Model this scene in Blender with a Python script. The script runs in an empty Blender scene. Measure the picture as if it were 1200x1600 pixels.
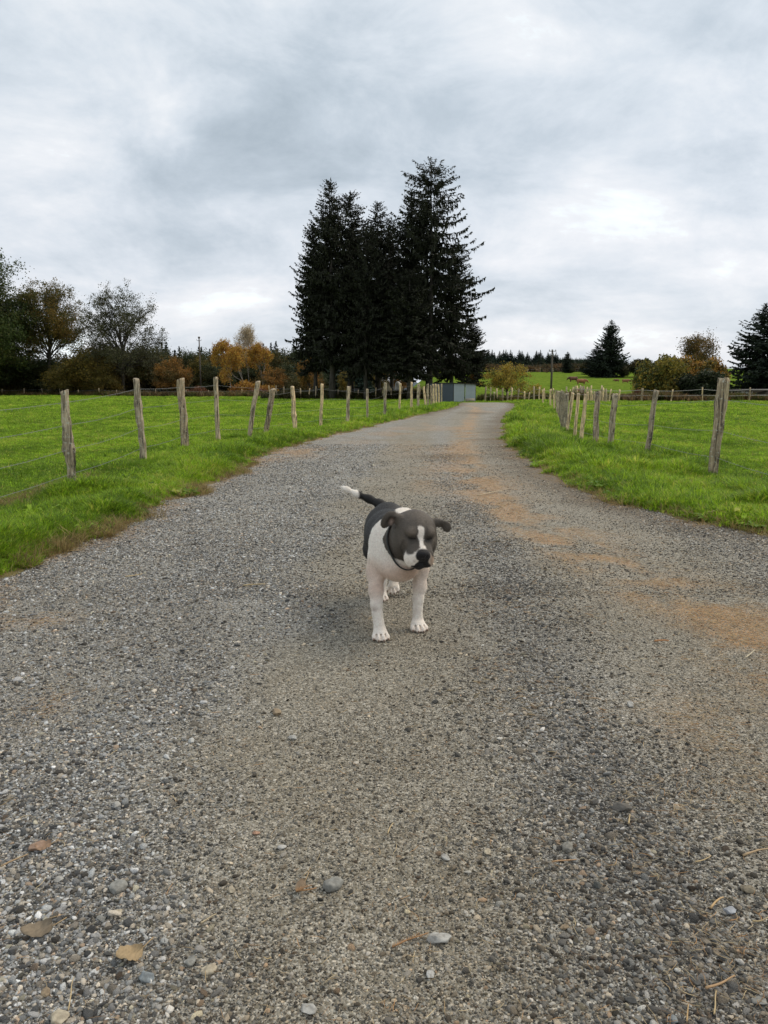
import bpy, math, random
import numpy as np
from mathutils import Vector, Matrix
from mathutils import noise as mnoise

random.seed(7)
RNG = np.random.default_rng(7)
SC = bpy.context.scene
COL = SC.collection
R = math.radians

# ------------------------------------------------------------------ camera
CAM_H = 1.1
PITCH = R(9.0)
FPX = 1200.0
cam_d = bpy.data.cameras.new('camera')
cam = bpy.data.objects.new('camera', cam_d)
COL.objects.link(cam)
cam.location = (0, 0, CAM_H)
cam.rotation_euler = (R(90) - PITCH, 0, 0)
cam_d.sensor_fit = 'VERTICAL'
cam_d.sensor_height = 36.0
cam_d.sensor_width = 27.0
cam_d.lens = 36.0 * FPX / 1600.0
cam_d.clip_start = 0.05
cam_d.clip_end = 9000
SC.camera = cam

FWD = np.array([0, math.cos(PITCH), -math.sin(PITCH)])
UPV = np.array([0, math.sin(PITCH), math.cos(PITCH)])
RGT = np.array([1.0, 0, 0])


def ray(px, py):
    """direction of the sight line through a point measured on the photograph"""
    return FWD * FPX + RGT * (px - 600.0) + UPV * (800.0 - py)


def gp(px, py, z=0.0):
    d = ray(px, py)
    t = (z - CAM_H) / d[2]
    return np.array([d[0] * t, d[1] * t, z])


def at(px, py, Y):
    d = ray(px, py)
    t = Y / d[1]
    return np.array([d[0] * t, Y, CAM_H + d[2] * t])


# ------------------------------------------------------------------ sun, sky, exposure
SUN_EL, SUN_AZ = R(50), R(66)          # azimuth clockwise from +Y (to the right of the view)
sun_d = bpy.data.lights.new('sun', 'SUN')
sun_d.energy = 1.0
sun_d.angle = R(32)
sun_d.color = (1.0, 0.86, 0.68)
sun = bpy.data.objects.new('sun', sun_d)
COL.objects.link(sun)
sv = Vector((math.sin(SUN_AZ) * math.cos(SUN_EL), math.cos(SUN_AZ) * math.cos(SUN_EL), math.sin(SUN_EL)))
sun.rotation_euler = sv.to_track_quat('Z', 'Y').to_euler()
sun.location = (30, 10, 40)

SC.view_settings.view_transform = 'Standard'
SC.view_settings.look = 'None'
SC.view_settings.exposure = 0.93
SC.view_settings.gamma = 1.0
SC.view_settings.use_curve_mapping = False


class NT:
    """small helper that writes node trees"""

    def __init__(self, tree):
        self.t = tree
        self.n = tree.nodes
        self.n.clear()

    def node(self, kind, **kw):
        nd = self.n.new(kind)
        for k, v in kw.items():
            if k.startswith('i_'):
                key = k[2:]
                key = int(key) if key.isdigit() else key.replace('_', ' ')
                self.put(nd.inputs[key], v)
            else:
                setattr(nd, k, v)
        return nd

    def put(self, sock, v):
        if isinstance(v, bpy.types.NodeSocket):
            self.t.links.new(v, sock)
        elif isinstance(v, (tuple, list)) and len(v) == 3 and sock.type == 'RGBA':
            sock.default_value = (*v, 1)
        else:
            sock.default_value = v

    def math(self, op, a, b=None, c=None, clamp=False):
        nd = self.n.new('ShaderNodeMath')
        nd.operation = op
        nd.use_clamp = clamp
        self.put(nd.inputs[0], a)
        if b is not None:
            self.put(nd.inputs[1], b)
        if c is not None:
            self.put(nd.inputs[2], c)
        return nd.outputs[0]

    def vm(self, op, a, b=None):
        nd = self.n.new('ShaderNodeVectorMath')
        nd.operation = op
        self.put(nd.inputs[0], a)
        if b is not None:
            self.put(nd.inputs[1], b)
        return nd.outputs['Value'] if op in ('DOT_PRODUCT', 'LENGTH', 'DISTANCE') else nd.outputs[0]

    def noise(self, vec, scale, detail=4, rough=0.55, dist=0.0, out='Fac'):
        nd = self.node('ShaderNodeTexNoise', i_Scale=scale, i_Detail=detail, i_Roughness=rough, i_Distortion=dist)
        if vec is not None:
            self.put(nd.inputs['Vector'], vec)
        return nd.outputs[out]

    def ramp(self, fac, stops, interp='LINEAR'):
        nd = self.n.new('ShaderNodeValToRGB')
        nd.color_ramp.interpolation = interp
        els = nd.color_ramp.elements
        while len(els) < len(stops):
            els.new(0.5)
        for e, (p, c) in zip(els, stops):
            e.position = p
            e.color = (c, c, c, 1) if isinstance(c, (int, float)) else (*c, 1)
        self.put(nd.inputs[0], fac)
        return nd.outputs[0]

    def mix(self, fac, a, b, mode='MIX'):
        nd = self.n.new('ShaderNodeMix')
        nd.data_type = 'RGBA'
        nd.blend_type = mode
        self.put(nd.inputs['Factor'], fac)
        self.put(nd.inputs[6], a)
        self.put(nd.inputs[7], b)
        return nd.outputs[2]

    def maprange(self, v, a, b, c=0.0, d=1.0, smooth=True):
        nd = self.n.new('ShaderNodeMapRange')
        nd.interpolation_type = 'SMOOTHSTEP' if smooth else 'LINEAR'
        for i, x in enumerate((v, a, b, c, d)):
            self.put(nd.inputs[i], x)
        return nd.outputs[0]


world = bpy.data.worlds.new('World')
SC.world = world
world.use_nodes = True
w = NT(world.node_tree)
dirv = w.vm('NORMALIZE', w.node('ShaderNodeTexCoord').outputs['Generated'])
sep = w.node('ShaderNodeSeparateXYZ', i_0=dirv)
zz = w.math('ADD', w.math('MAXIMUM', sep.outputs[2], 0.0), 0.30)
comb = w.node('ShaderNodeCombineXYZ', i_0=w.math('DIVIDE', sep.outputs[0], zz), i_1=w.math('DIVIDE', sep.outputs[1], zz), i_2=0.0)
rotm = w.node('ShaderNodeMapping')
w.put(rotm.inputs['Vector'], comb.outputs[0])
rotm.inputs['Rotation'].default_value = (0, 0, R(-52))
rotm.inputs['Scale'].default_value = (0.55, 1.35, 1)
n1 = w.noise(rotm.outputs[0], 1.5, 9, 0.57, 0.35)
rot2 = w.node('ShaderNodeMapping')
w.put(rot2.inputs['Vector'], comb.outputs[0])
rot2.inputs['Location'].default_value = (3.3, 7.7, 0)
rot2.inputs['Scale'].default_value = (0.9, 0.8, 1)
n2 = w.noise(rot2.outputs[0], 3.2, 8, 0.6, 0.7)
val = w.math('ADD', w.math('MULTIPLY', w.math('SUBTRACT', n1, 0.5), 0.9), w.math('MULTIPLY', w.math('SUBTRACT', n2, 0.5), 0.5))
warp = w.vm('ADD', dirv, w.vm('MULTIPLY', w.vm('SUBTRACT', w.noise(dirv, 5.0, 5, 0.6, 0.0, 'Color'), (0.5, 0.5, 0.5)), (0.28, 0.28, 0.28)))
n3 = w.noise(w.vm('MULTIPLY', dirv, (1.0, 1.0, 2.0)), 4.8, 12, 0.62, 0.35)
val = w.math('ADD', val, w.math('MULTIPLY', w.math('SUBTRACT', n3, 0.5), 1.15))
for px, py, rad, amp in [
        (470, 70, 210, -.15), (330, 255, 130, -.30), (560, 170, 170, -.13), (230, 330, 110, -.12), (720, 190, 90, -.10), (940, 245, 130, -.18),
        (1080, 130, 130, -.12), (640, 330, 140, -.12),
        (130, 110, 110, .20), (230, 180, 60, .18), (60, 260, 120, .08), (250, 405, 170, .20), (820, 145, 100, .12), (790, 40, 120, .03),
        (950, 350, 100, .10), (870, 400, 110, .12), (1170, 330, 140, .14), (60, 30, 90, -.06), (560, 270, 60, .14), (420, 420, 120, .12)]:
    d = ray(px, py)
    d = d / np.linalg.norm(d)
    dist = w.vm('DISTANCE', warp, tuple(float(a) for a in d))
    q = w.math('DIVIDE', dist, rad / 1200.0 * 1.25)
    g = w.math('POWER', 2.71828, w.math('MULTIPLY', w.math('MULTIPLY', q, q), -1.0))
    val = w.math('ADD', val, w.math('MULTIPLY', g, amp * 1.0))
val = w.math('ADD', w.math('MULTIPLY', val, 1.12), 0.63)
cloud = w.ramp(val, [(0.05, (.220, .258, .290)), (0.35, (.298, .338, .374)), (0.6, (.385, .418, .450)), (0.85, (.475, .490, .506)), (1.0, (.55, .61, .62))])
cloud = w.mix(w.maprange(sep.outputs[2], .42, .0, 0, .55), cloud, w.mix(1.0, cloud, (1.04, .99, 1.0), 'MULTIPLY'))
sky = w.node('ShaderNodeTexSky', sky_type='NISHITA', sun_disc=False, sun_elevation=SUN_EL, sun_rotation=SUN_AZ, air_density=1.0, dust_density=1.5)
bg_sky = w.node('ShaderNodeBackground', i_Color=sky.outputs[0], i_Strength=0.08)
bg_cl = w.node('ShaderNodeBackground', i_Color=cloud, i_Strength=1.0)
mixs = w.node('ShaderNodeMixShader', i_0=0.93)
w.t.links.new(bg_sky.outputs[0], mixs.inputs[1])
w.t.links.new(bg_cl.outputs[0], mixs.inputs[2])
w.t.links.new(mixs.outputs[0], w.node('ShaderNodeOutputWorld').inputs[0])
world.cycles.sampling_method = 'MANUAL'
world.cycles.sample_map_resolution = 512

# ------------------------------------------------------------------ object helpers


def link(o, parent=None):
    COL.objects.link(o)
    if parent is not None:
        o.parent = parent
    return o


def tag(o, label=None, cat=None, group=None, kind=None):
    if label:
        o['label'] = label
    if cat:
        o['category'] = cat
    if group:
        o['group'] = group
    if kind:
        o['kind'] = kind
    return o


def empty(name, loc, rz=0.0):
    o = bpy.data.objects.new(name, None)
    o.empty_display_size = 0.2
    o.location = tuple(float(a) for a in loc)
    o.rotation_euler = (0, 0, rz)
    return link(o)


def copy_tree(o, parent=None):
    c = o.copy()
    COL.objects.link(c)
    if parent is not None:
        c.parent = parent
    for ch in list(o.children):
        copy_tree(ch, c)
    return c


class MB:
    """collects triangles and quads, then links them as one mesh object"""

    def __init__(self):
        self.V, self.T, self.Q, self.C, self.n = [], [], [], [], 0

    def add(self, V, F, col=None):
        V = np.asarray(V, float).reshape(-1, 3)
        F = np.asarray(F, int)
        if F.size == 0:
            return
        (self.T if F.shape[1] == 3 else self.Q).append(F + self.n)
        self.V.append(V)
        self.n += len(V)
        c = np.ones((len(V), 4))
        if col is not None:
            c[:, :3] = col
        self.C.append(c)

    def tris(self, P, col=None):
        """P: n x 3 x 3"""
        n = len(P)
        self.add(P.reshape(-1, 3), np.arange(3 * n).reshape(n, 3), None if col is None else np.repeat(col, 3, 0))

    def quads(self, P, col=None):
        n = len(P)
        self.add(P.reshape(-1, 3), np.arange(4 * n).reshape(n, 4), None if col is None else np.repeat(col, 4, 0))

    def mesh(self, name, mat=None, smooth=False, col=True):
        V = np.concatenate(self.V) if self.V else np.zeros((0, 3))
        T = np.concatenate(self.T) if self.T else np.zeros((0, 3), int)
        Q = np.concatenate(self.Q) if self.Q else np.zeros((0, 4), int)
        me = bpy.data.meshes.new(name)
        me.vertices.add(len(V))
        me.vertices.foreach_set('co', V.astype(np.float32).ravel())
        idx = np.concatenate([T.ravel(), Q.ravel()]).astype(np.int32)
        starts = np.concatenate([np.arange(len(T)) * 3, len(T) * 3 + np.arange(len(Q)) * 4]).astype(np.int32)
        me.loops.add(len(idx))
        me.loops.foreach_set('vertex_index', idx)
        me.polygons.add(len(starts))
        me.polygons.foreach_set('loop_start', starts)
        me.update(calc_edges=True)
        if smooth:
            me.polygons.foreach_set('use_smooth', np.ones(len(starts), bool))
        if col:
            a = me.color_attributes.new('col', 'FLOAT_COLOR', 'POINT')
            a.data.foreach_set('color', np.concatenate(self.C).astype(np.float32).ravel())
        if mat is not None:
            for m in (mat if isinstance(mat, (list, tuple)) else [mat]):
                me.materials.append(m)
        return me

    def build(self, name, mat=None, parent=None, smooth=False, col=True):
        o = bpy.data.objects.new(name, self.mesh(name, mat, smooth, col))
        return link(o, parent)

    def tube(self, pts, rad, sides=6, col=None, caps=True, twist=0.0):
        pts = np.asarray(pts, float)
        n = len(pts)
        rad = np.broadcast_to(np.asarray(rad, float), (n,))
        tan = np.gradient(pts, axis=0)
        tan /= np.linalg.norm(tan, axis=1)[:, None] + 1e-12
        ref = np.array([1.0, 0, 0]) if abs(tan[0][0]) < 0.8 else np.array([0, 1.0, 0])
        u = np.cross(tan, ref)
        u /= np.linalg.norm(u, axis=1)[:, None] + 1e-12
        v = np.cross(tan, u)
        a = np.arange(sides) / sides * 2 * np.pi + twist
        ring = (u[:, None, :] * np.cos(a)[None, :, None] + v[:, None, :] * np.sin(a)[None, :, None]) * rad[:, None, None]
        V = (pts[:, None, :] + ring).reshape(-1, 3)
        i = np.arange(n - 1)[:, None] * sides
        j = np.arange(sides)[None, :]
        k = (j + 1) % sides
        F = np.stack([i + j, i + k, i + sides + k, i + sides + j], -1).reshape(-1, 4)
        self.add(V, F, col)
        if caps:
            base = self.n - len(V)
            for off, c, rev in ((0, pts[0], False), ((n - 1) * sides, pts[-1], True)):
                ci = self.n
                self.V.append(c[None])
                cc = np.ones((1, 4))
                if col is not None:
                    cc[0, :3] = np.asarray(col)[-1] if np.ndim(col) == 2 else col
                self.C.append(cc)
                self.n += 1
                tri = [[ci, base + off + (b if rev else (b + 1) % sides), base + off + ((b + 1) % sides if rev else b)] for b in range(sides)]
                self.T.append(np.array(tri))

    def box(self, lo, hi, col=None):
        x0, y0, z0 = lo
        x1, y1, z1 = hi
        V = [(x0, y0, z0), (x1, y0, z0), (x1, y1, z0), (x0, y1, z0), (x0, y0, z1), (x1, y0, z1), (x1, y1, z1), (x0, y1, z1)]
        self.add(V, [(0, 3, 2, 1), (4, 5, 6, 7), (0, 1, 5, 4), (1, 2, 6, 5), (2, 3, 7, 6), (3, 0, 4, 7)], col)


# value noise in numpy (deterministic)
_PERM = np.random.default_rng(3).random((256, 256))


def vnoise(x, y):
    xi, yi = np.floor(x).astype(int), np.floor(y).astype(int)
    fx, fy = x - xi, y - yi
    fx, fy = fx * fx * (3 - 2 * fx), fy * fy * (3 - 2 * fy)
    g = lambda a, b: _PERM[a % 256, b % 256]
    return (g(xi, yi) * (1 - fx) + g(xi + 1, yi) * fx) * (1 - fy) + (g(xi, yi + 1) * (1 - fx) + g(xi + 1, yi + 1) * fx) * fy


def fbm(x, y, o=4):
    s, a, t = 0, 0.5, 0
    for i in range(o):
        s = s + a * vnoise(x * 2 ** i + 17.3 * i, y * 2 ** i + 9.1 * i)
        t += a
        a *= 0.5
    return s / t


def sstep(x, a, b):
    t = np.clip((np.asarray(x, float) - a) / (b - a), 0, 1)
    return t * t * (3 - 2 * t)


# ------------------------------------------------------------------ materials


def new_mat(name):
    m = bpy.data.materials.new(name)
    m.use_nodes = True
    return m, NT(m.node_tree)


def finish(nt, bsdf, disp=None):
    out = nt.node('ShaderNodeOutputMaterial')
    nt.t.links.new(bsdf, out.inputs['Surface'])
    return out


def bump(nt, h, strength=0.5, dist=0.01):
    b = nt.node('ShaderNodeBump', i_Strength=strength, i_Distance=dist, i_Height=h)
    return b.outputs[0]


def mat_foliage(name, attr_type='GEOMETRY', trans=0.35, rough=0.6, gain=1.0):
    m, t = new_mat(name)
    a = t.node('ShaderNodeAttribute', attribute_name='col', attribute_type=attr_type).outputs['Color']
    if attr_type == 'INSTANCER':
        a = t.mix(1.0, a, t.node('ShaderNodeAttribute', attribute_name='tone').outputs['Color'], 'MULTIPLY')
    if gain != 1.0:
        a = t.mix(1.0, a, (gain, gain, gain), 'MULTIPLY')
    p = t.node('ShaderNodeBsdfPrincipled', i_Base_Color=a, i_Roughness=rough)
    p.inputs['Specular IOR Level'].default_value = 0.25
    tr = t.node('ShaderNodeBsdfTranslucent', i_Color=a)
    mx = t.node('ShaderNodeMixShader', i_0=trans)
    t.t.links.new(p.outputs[0], mx.inputs[1])
    t.t.links.new(tr.outputs[0], mx.inputs[2])
    finish(t, mx.outputs[0])
    return m


M_LEAF = mat_foliage('leaf_surface', trans=0.3)
M_NEEDLE = mat_foliage('needle_surface', trans=0.08, rough=0.75)
M_GRASS = mat_foliage('grass_blade', 'INSTANCER', trans=0.48, rough=0.5)


def mat_bark(name, c1, c2, scale=6.0, bump_d=0.02):
    m, t = new_mat(name)
    co = t.node('ShaderNodeTexCoord').outputs['Object']
    mp = t.node('ShaderNodeMapping', i_Vector=co)
    mp.inputs['Scale'].default_value = (1, 1, 0.18)
    n = t.noise(mp.outputs[0], scale, 6, 0.65, 0.4)
    n2 = t.noise(co, scale * 0.35, 4)
    c = t.mix(t.maprange(n, .35, .65), c1, c2)
    c = t.mix(t.maprange(n2, .5, .7, 0, .5), c, tuple(0.6 * a for a in c1))
    p = t.node('ShaderNodeBsdfPrincipled', i_Base_Color=c, i_Roughness=0.9, i_Normal=bump(t, n, 0.8, bump_d))
    finish(t, p.outputs[0])
    return m


M_BARK = mat_bark('bark_dark', (.035, .03, .025), (.075, .065, .055), 3.0, 0.05)
M_BARK_PALE = mat_bark('bark_pale', (.16, .15, .13), (.32, .30, .27), 3.0, 0.03)

# weathered wood of the fence stakes, lichen from the vertex colour
M_POST, t = new_mat('weathered_wood')
co = t.node('ShaderNodeTexCoord').outputs['Object']
mp = t.node('ShaderNodeMapping', i_Vector=co)
mp.inputs['Scale'].default_value = (1, 1, 0.07)
fib = t.noise(mp.outputs[0], 70, 5, 0.65, 0.3)
crk = t.noise(mp.outputs[0], 26, 3, 0.5, 1.2)
blot = t.noise(co, 9, 5, 0.6)
vc = t.node('ShaderNodeAttribute', attribute_name='col').outputs['Color']
c = t.mix(t.maprange(fib, .3, .7), (.29, .235, .165), (.70, .60, .45))
c = t.mix(t.maprange(crk, .56, .64, 0, .85), c, (.05, .042, .035))
c = t.mix(t.maprange(blot, .5, .68, 0, .55), c, (.17, .15, .12))
c = t.mix(1.0, c, vc, 'MULTIPLY')
lich = t.noise(co, 38, 4, 0.6)
c = t.mix(t.maprange(lich, .57, .66, 0, .7), c, (.55, .56, .45))
hh = t.math('SUBTRACT', fib, t.math('MULTIPLY', t.maprange(crk, .56, .64), 0.8))
p = t.node('ShaderNodeBsdfPrincipled', i_Base_Color=c, i_Roughness=0.85, i_Normal=bump(t, hh, 0.9, 0.012))
finish(t, p.outputs[0])

M_WIRE, t = new_mat('galvanised_wire')
p = t.node('ShaderNodeBsdfPrincipled', i_Base_Color=(.30, .30, .29), i_Metallic=0.6, i_Roughness=0.5)
finish(t, p.outputs[0])

# field soil and turf
M_GROUND, t = new_mat('pasture_turf')
co = t.node('ShaderNodeTexCoord').outputs['Object']
sp = t.node('ShaderNodeSeparateXYZ', i_0=co)
mask = t.node('ShaderNodeAttribute', attribute_name='col').outputs['Color']
ms = t.node('ShaderNodeSeparateColor', i_0=mask)
mp = t.node('ShaderNodeMapping', i_Vector=co)
mp.inputs['Scale'].default_value = (1, 0.55, 1)
big = t.noise(mp.outputs[0], 0.16, 5, 0.6)
mid = t.noise(mp.outputs[0], 1.3, 5, 0.65, 0.4)
fine = t.noise(co, 11, 5, 0.7)
vfine = t.noise(co, 60, 3, 0.7)
g = t.mix(t.maprange(mid, .32, .68), (.125, .19, .018), (.225, .325, .03))
g = t.mix(t.maprange(fine, .40, .68, 0, .7), g, (.22, .33, .032))
g = t.mix(t.maprange(big, .46, .66, 0, .65), g, (.24, .29, .04))
g = t.mix(t.maprange(vfine, .56, .70, 0, .6), g, (.05, .10, .015))
tuf = t.noise(mp.outputs[0], 2.6, 3, 0.5, 0.6)
g = t.mix(t.maprange(tuf, .64, .72, 0, .55), g, (.05, .12, .015))
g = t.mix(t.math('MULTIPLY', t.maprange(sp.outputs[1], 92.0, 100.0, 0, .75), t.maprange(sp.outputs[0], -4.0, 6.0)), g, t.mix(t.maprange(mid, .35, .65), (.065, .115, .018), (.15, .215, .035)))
soil = t.mix(fine, (.10, .075, .045), (.20, .16, .10))
g = t.mix(ms.outputs[0], soil, g)              # red channel: how much turf covers the soil
g = t.mix(ms.outputs[1], g, (.23, .19, .085))   # green channel: worn, dry grass
woods = t.mix(fine, (.05, .045, .02), (.11, .085, .035))
g = t.mix(ms.outputs[2], g, woods)
hsum = t.math('ADD', t.math('MULTIPLY', fine, 0.6), vfine)
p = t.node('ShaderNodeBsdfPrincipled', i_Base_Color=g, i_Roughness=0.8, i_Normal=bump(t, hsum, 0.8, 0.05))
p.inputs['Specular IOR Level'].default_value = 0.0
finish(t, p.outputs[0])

# road: packed grit between the loose stones
M_ROAD, t = new_mat('packed_grit')
co = t.node('ShaderNodeTexCoord').outputs['Object']
mask = t.node('ShaderNodeAttribute', attribute_name='col').outputs['Color']
ms = t.node('ShaderNodeSeparateColor', i_0=mask)
v1 = t.node('ShaderNodeTexVoronoi', i_Vector=co, i_Scale=170.0)
v2 = t.node('ShaderNodeTexVoronoi', i_Vector=co, i_Scale=62.0)
v3 = t.node('ShaderNodeTexVoronoi', i_Vector=co, i_Scale=28.0)
big = t.noise(co, 0.9, 5, 0.6, 0.3)
fine = t.noise(co, 30, 5, 0.7)


def stonecol(v):
    s = t.node('ShaderNodeSeparateColor', i_0=v.outputs['Color'])
    return t.ramp(s.outputs[0], [(0.0, (.055, .053, .048)), (0.3, (.14, .135, .12)), (0.6, (.25, .245, .23)), (0.85, (.40, .40, .385)), (1.0, (.60, .58, .54))]), s


s1, _ = stonecol(v1)
s2, q2 = stonecol(v2)
s3, q3 = stonecol(v3)
dirt = t.mix(fine, (.075, .069, .055), (.20, .187, .152))
c = t.mix(0.55, dirt, s1)
e2 = t.maprange(v2.outputs['Distance'], .22, .42, 1, 0)
c = t.mix(t.math('MULTIPLY', e2, t.math('ADD', 0.35, t.math('MULTIPLY', ms.outputs[0], 0.6))), c, s2)
e3 = t.math('MULTIPLY', t.maprange(v3.outputs['Distance'], .2, .36, 1, 0), t.math('GREATER_THAN', q3.outputs[1], 0.72))
c = t.mix(t.math('MULTIPLY', e3, ms.outputs[0]), c, s3)
c = t.mix(t.maprange(big, .42, .66, 0, .35), c, (.14, .125, .095))
blo = t.noise(co, 3.6, 4, .6)
c = t.mix(t.maprange(blo, .50, .68, 0, .28), c, (.13, .11, .08))
tint = t.mix(ms.outputs[0], (1.0, .955, .87), (1.0, 1.0, 1.0))
c = t.mix(1.0, c, tint, 'MULTIPLY')
c = t.mix(t.math('MULTIPLY', ms.outputs[1], t.maprange(t.noise(co, 85, 3, .7), .40, .62, 0, .85)), c, (.37, .205, .085))
c = t.mix(t.math('MULTIPLY', ms.outputs[2], .8), c, (.10, .078, .052))
hh = t.math('ADD', t.math('MULTIPLY', e2, 0.9), t.math('ADD', t.math('MULTIPLY', t.math('SUBTRACT', 0.5, v1.outputs['Distance']), 0.5), t.math('MULTIPLY', e3, 1.2)))
p = t.node('ShaderNodeBsdfPrincipled', i_Base_Color=t.mix(1.0, c, (1.48, 1.47, 1.44), 'MULTIPLY'), i_Roughness=0.85, i_Normal=bump(t, hh, 1.0, 0.009))
p.inputs['Specular IOR Level'].default_value = 0.3
finish(t, p.outputs[0])


def mat_stone(name, attr):
    m, t = new_mat(name)
    a = t.node('ShaderNodeAttribute', attribute_name='col', attribute_type=attr).outputs['Color']
    co = t.node('ShaderNodeTexCoord').outputs['Object']
    n = t.noise(co, 6.0 if attr == 'INSTANCER' else 70.0, 4, 0.65)
    c = t.mix(t.maprange(n, .3, .7), t.mix(1.0, a, (.72, .70, .68), 'MULTIPLY'), t.mix(1.0, a, (1.18, 1.18, 1.16), 'MULTIPLY'))
    p = t.node('ShaderNodeBsdfPrincipled', i_Base_Color=c, i_Roughness=0.7, i_Normal=bump(t, n, 0.5, 0.08 if attr == 'INSTANCER' else 0.003))
    p.inputs['Specular IOR Level'].default_value = 0.35
    finish(t, p.outputs[0])
    return m


M_GRAVEL = mat_stone('loose_gravel', 'INSTANCER')
M_STONE = mat_stone('single_stone', 'GEOMETRY')


def mat_plain(name, col, rough=0.7, metallic=0.0, var=0.25, scale=8.0, bumpd=0.004):
    m, t = new_mat(name)
    co = t.node('ShaderNodeTexCoord').outputs['Object']
    n = t.noise(co, scale, 5, 0.6)
    c = t.mix(n, tuple(a * (1 - var) for a in col), tuple(min(1, a * (1 + var)) for a in col))
    p = t.node('ShaderNodeBsdfPrincipled', i_Base_Color=c, i_Roughness=rough, i_Metallic=metallic, i_Normal=bump(t, n, 0.4, bumpd))
    finish(t, p.outputs[0])
    return m


M_LITTER, t = new_mat('straw_litter')
a = t.node('ShaderNodeAttribute', attribute_name='col', attribute_type='INSTANCER').outputs['Color']
p = t.node('ShaderNodeBsdfPrincipled', i_Base_Color=a, i_Roughness=0.7)
finish(t, p.outputs[0])
M_VCOL, t = new_mat('coloured_surface')
a = t.node('ShaderNodeAttribute', attribute_name='col').outputs['Color']
n = t.noise(t.node('ShaderNodeTexCoord').outputs['Object'], 90, 4, .6)
p = t.node('ShaderNodeBsdfPrincipled', i_Base_Color=t.mix(1.0, a, t.mix(n, (.7, .7, .7), (1.25, 1.25, 1.25)), 'MULTIPLY'), i_Roughness=0.75, i_Normal=bump(t, n, 0.4, 0.002))
finish(t, p.outputs[0])

# ------------------------------------------------------------------ terrain and road
LE = [(-400, 1250), (-220, 1030), (0, 903), (150, 846), (250, 798), (330, 758), (400, 724), (440, 703), (520, 680), (600, 662), (660, 648), (700, 639), (719, 633), (716, 629.2)]
RE = [(1900, 1010), (1500, 885), (1200, 836), (1050, 805), (950, 783), (880, 754), (830, 726), (800, 704), (785, 682), (783, 664), (793, 647), (804, 635.5), (802, 631.0), (790, 628.2)]
LP = np.array([gp(*q)[:2] for q in LE])
RP = np.array([gp(*q)[:2] for q in RE])
LP = np.vstack([[LP[0][0] - .3, -3], LP])
RP = np.vstack([[RP[0][0] + .5, -3], RP])


def left_x(y):
    return np.interp(y, LP[:, 1], LP[:, 0])


def right_x(y):
    return np.interp(y, RP[:, 1], RP[:, 0])


# keep the two borders single valued in y
LP = LP[np.argsort(LP[:, 1])]
RP = RP[np.argsort(RP[:, 1])]
ROAD_END = min(LP[-1, 1], RP[-1, 1]) + 1.5


def edge_wob(x, y, s):
    return (fbm(x * 0 + y * 1.7 + s, y * 0.9 + s) - .5) * 0.34 * np.clip(y / 6, .6, 2.0)


def off_road(x, y):
    """metres outside the road (negative inside)"""
    l = left_x(y) + edge_wob(x, y, 3.0)
    r = right_x(y) + edge_wob(x, y, 40.0)
    d = np.maximum(l - x, x - r)
    return np.maximum(d, (y - ROAD_END) * 0.7)


def hill(x, y):
    """the pasture that climbs behind the shed and the right-hand field"""
    side = sstep(x - 0.04 * y, -6, 10)
    up = np.clip(y - 96, 0, 190)
    return side * up * 0.047


def ground_z(x, y):
    x = np.asarray(x, float)
    y = np.asarray(y, float)
    near = (fbm(x * .35 + 5, y * .35 + 9, 3) - .5) * 0.10
    far = (fbm(x * .05, y * .05, 3) - .5) * 0.5 * sstep(y, 25, 70)
    d = off_road(x, y)
    out = sstep(d, 0.0, 0.7)
    return (near + far * .6) * out + 0.035 * sstep(d, 0.0, 0.35) + hill(x, y)


def road_z(x, y):
    # shallow wheel tracks and potholes
    x = np.asarray(x, float)
    y = np.asarray(y, float)
    z = (fbm(x * 1.1 + 50, y * .8, 3) - .5) * 0.025
    return z


ys = np.concatenate([np.arange(-3, 16, .16), np.arange(16, 40, .5), np.arange(40, 120, 2.0), np.geomspace(120, 6000, 60)])
xs_h = np.concatenate([np.arange(0, 12, .16), np.arange(12, 40, 1.0), np.geomspace(40, 5000, 50)])
xs = np.concatenate([-xs_h[:0:-1], xs_h])
X, Y = np.meshgrid(xs, ys)
d = off_road(X, Y)
Z = ground_z(X, Y)
inner = (d < 0)
Z = np.where(d < -0.02, np.minimum(Z, -0.06 - 0.0 * Z), Z)
m = MB()
n_x, n_y = len(xs), len(ys)
ii = np.arange(n_y - 1)[:, None] * n_x
jj = np.arange(n_x - 1)[None, :]
F = np.stack([ii + jj, ii + jj + 1, ii + n_x + jj + 1, ii + n_x + jj], -1).reshape(-1, 4)
turf = sstep(d + (fbm(X * 2.2, Y * 2.2) - .5) * .5, 0.02, 0.35)
dry = np.clip(sstep(.6 - d, 0, .5) * .8 + sstep(fbm(X * .5, Y * .5), .6, .8) * .25, 0, .9) * sstep(40 - Y, 0, 10)
wood = sstep(Y - np.interp(X, [-77, -14, -8, 7, 14], [156, 129, 96, 94, 90]), 0, 3) * sstep(11 - X - .0 * Y, 0, 4) * sstep(260 - Y, 0, 20)
colr = np.stack([turf, dry, wood], -1).reshape(-1, 3)
m.add(np.stack([X, Y, Z], -1).reshape(-1, 3), F, colr)
ground = tag(m.build('field_ground', M_GROUND, smooth=True), kind='structure')

# road sheet
TRK = np.array([[1.75, 2.4], [1.68, 3.2], [1.45, 4.84], [1.25, 6.0], [1.05, 8.3], [1.1, 10], [1.3, 12.5], [1.9, 18], [2.7, 25], [4.2, 36], [6, 50]])


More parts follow.
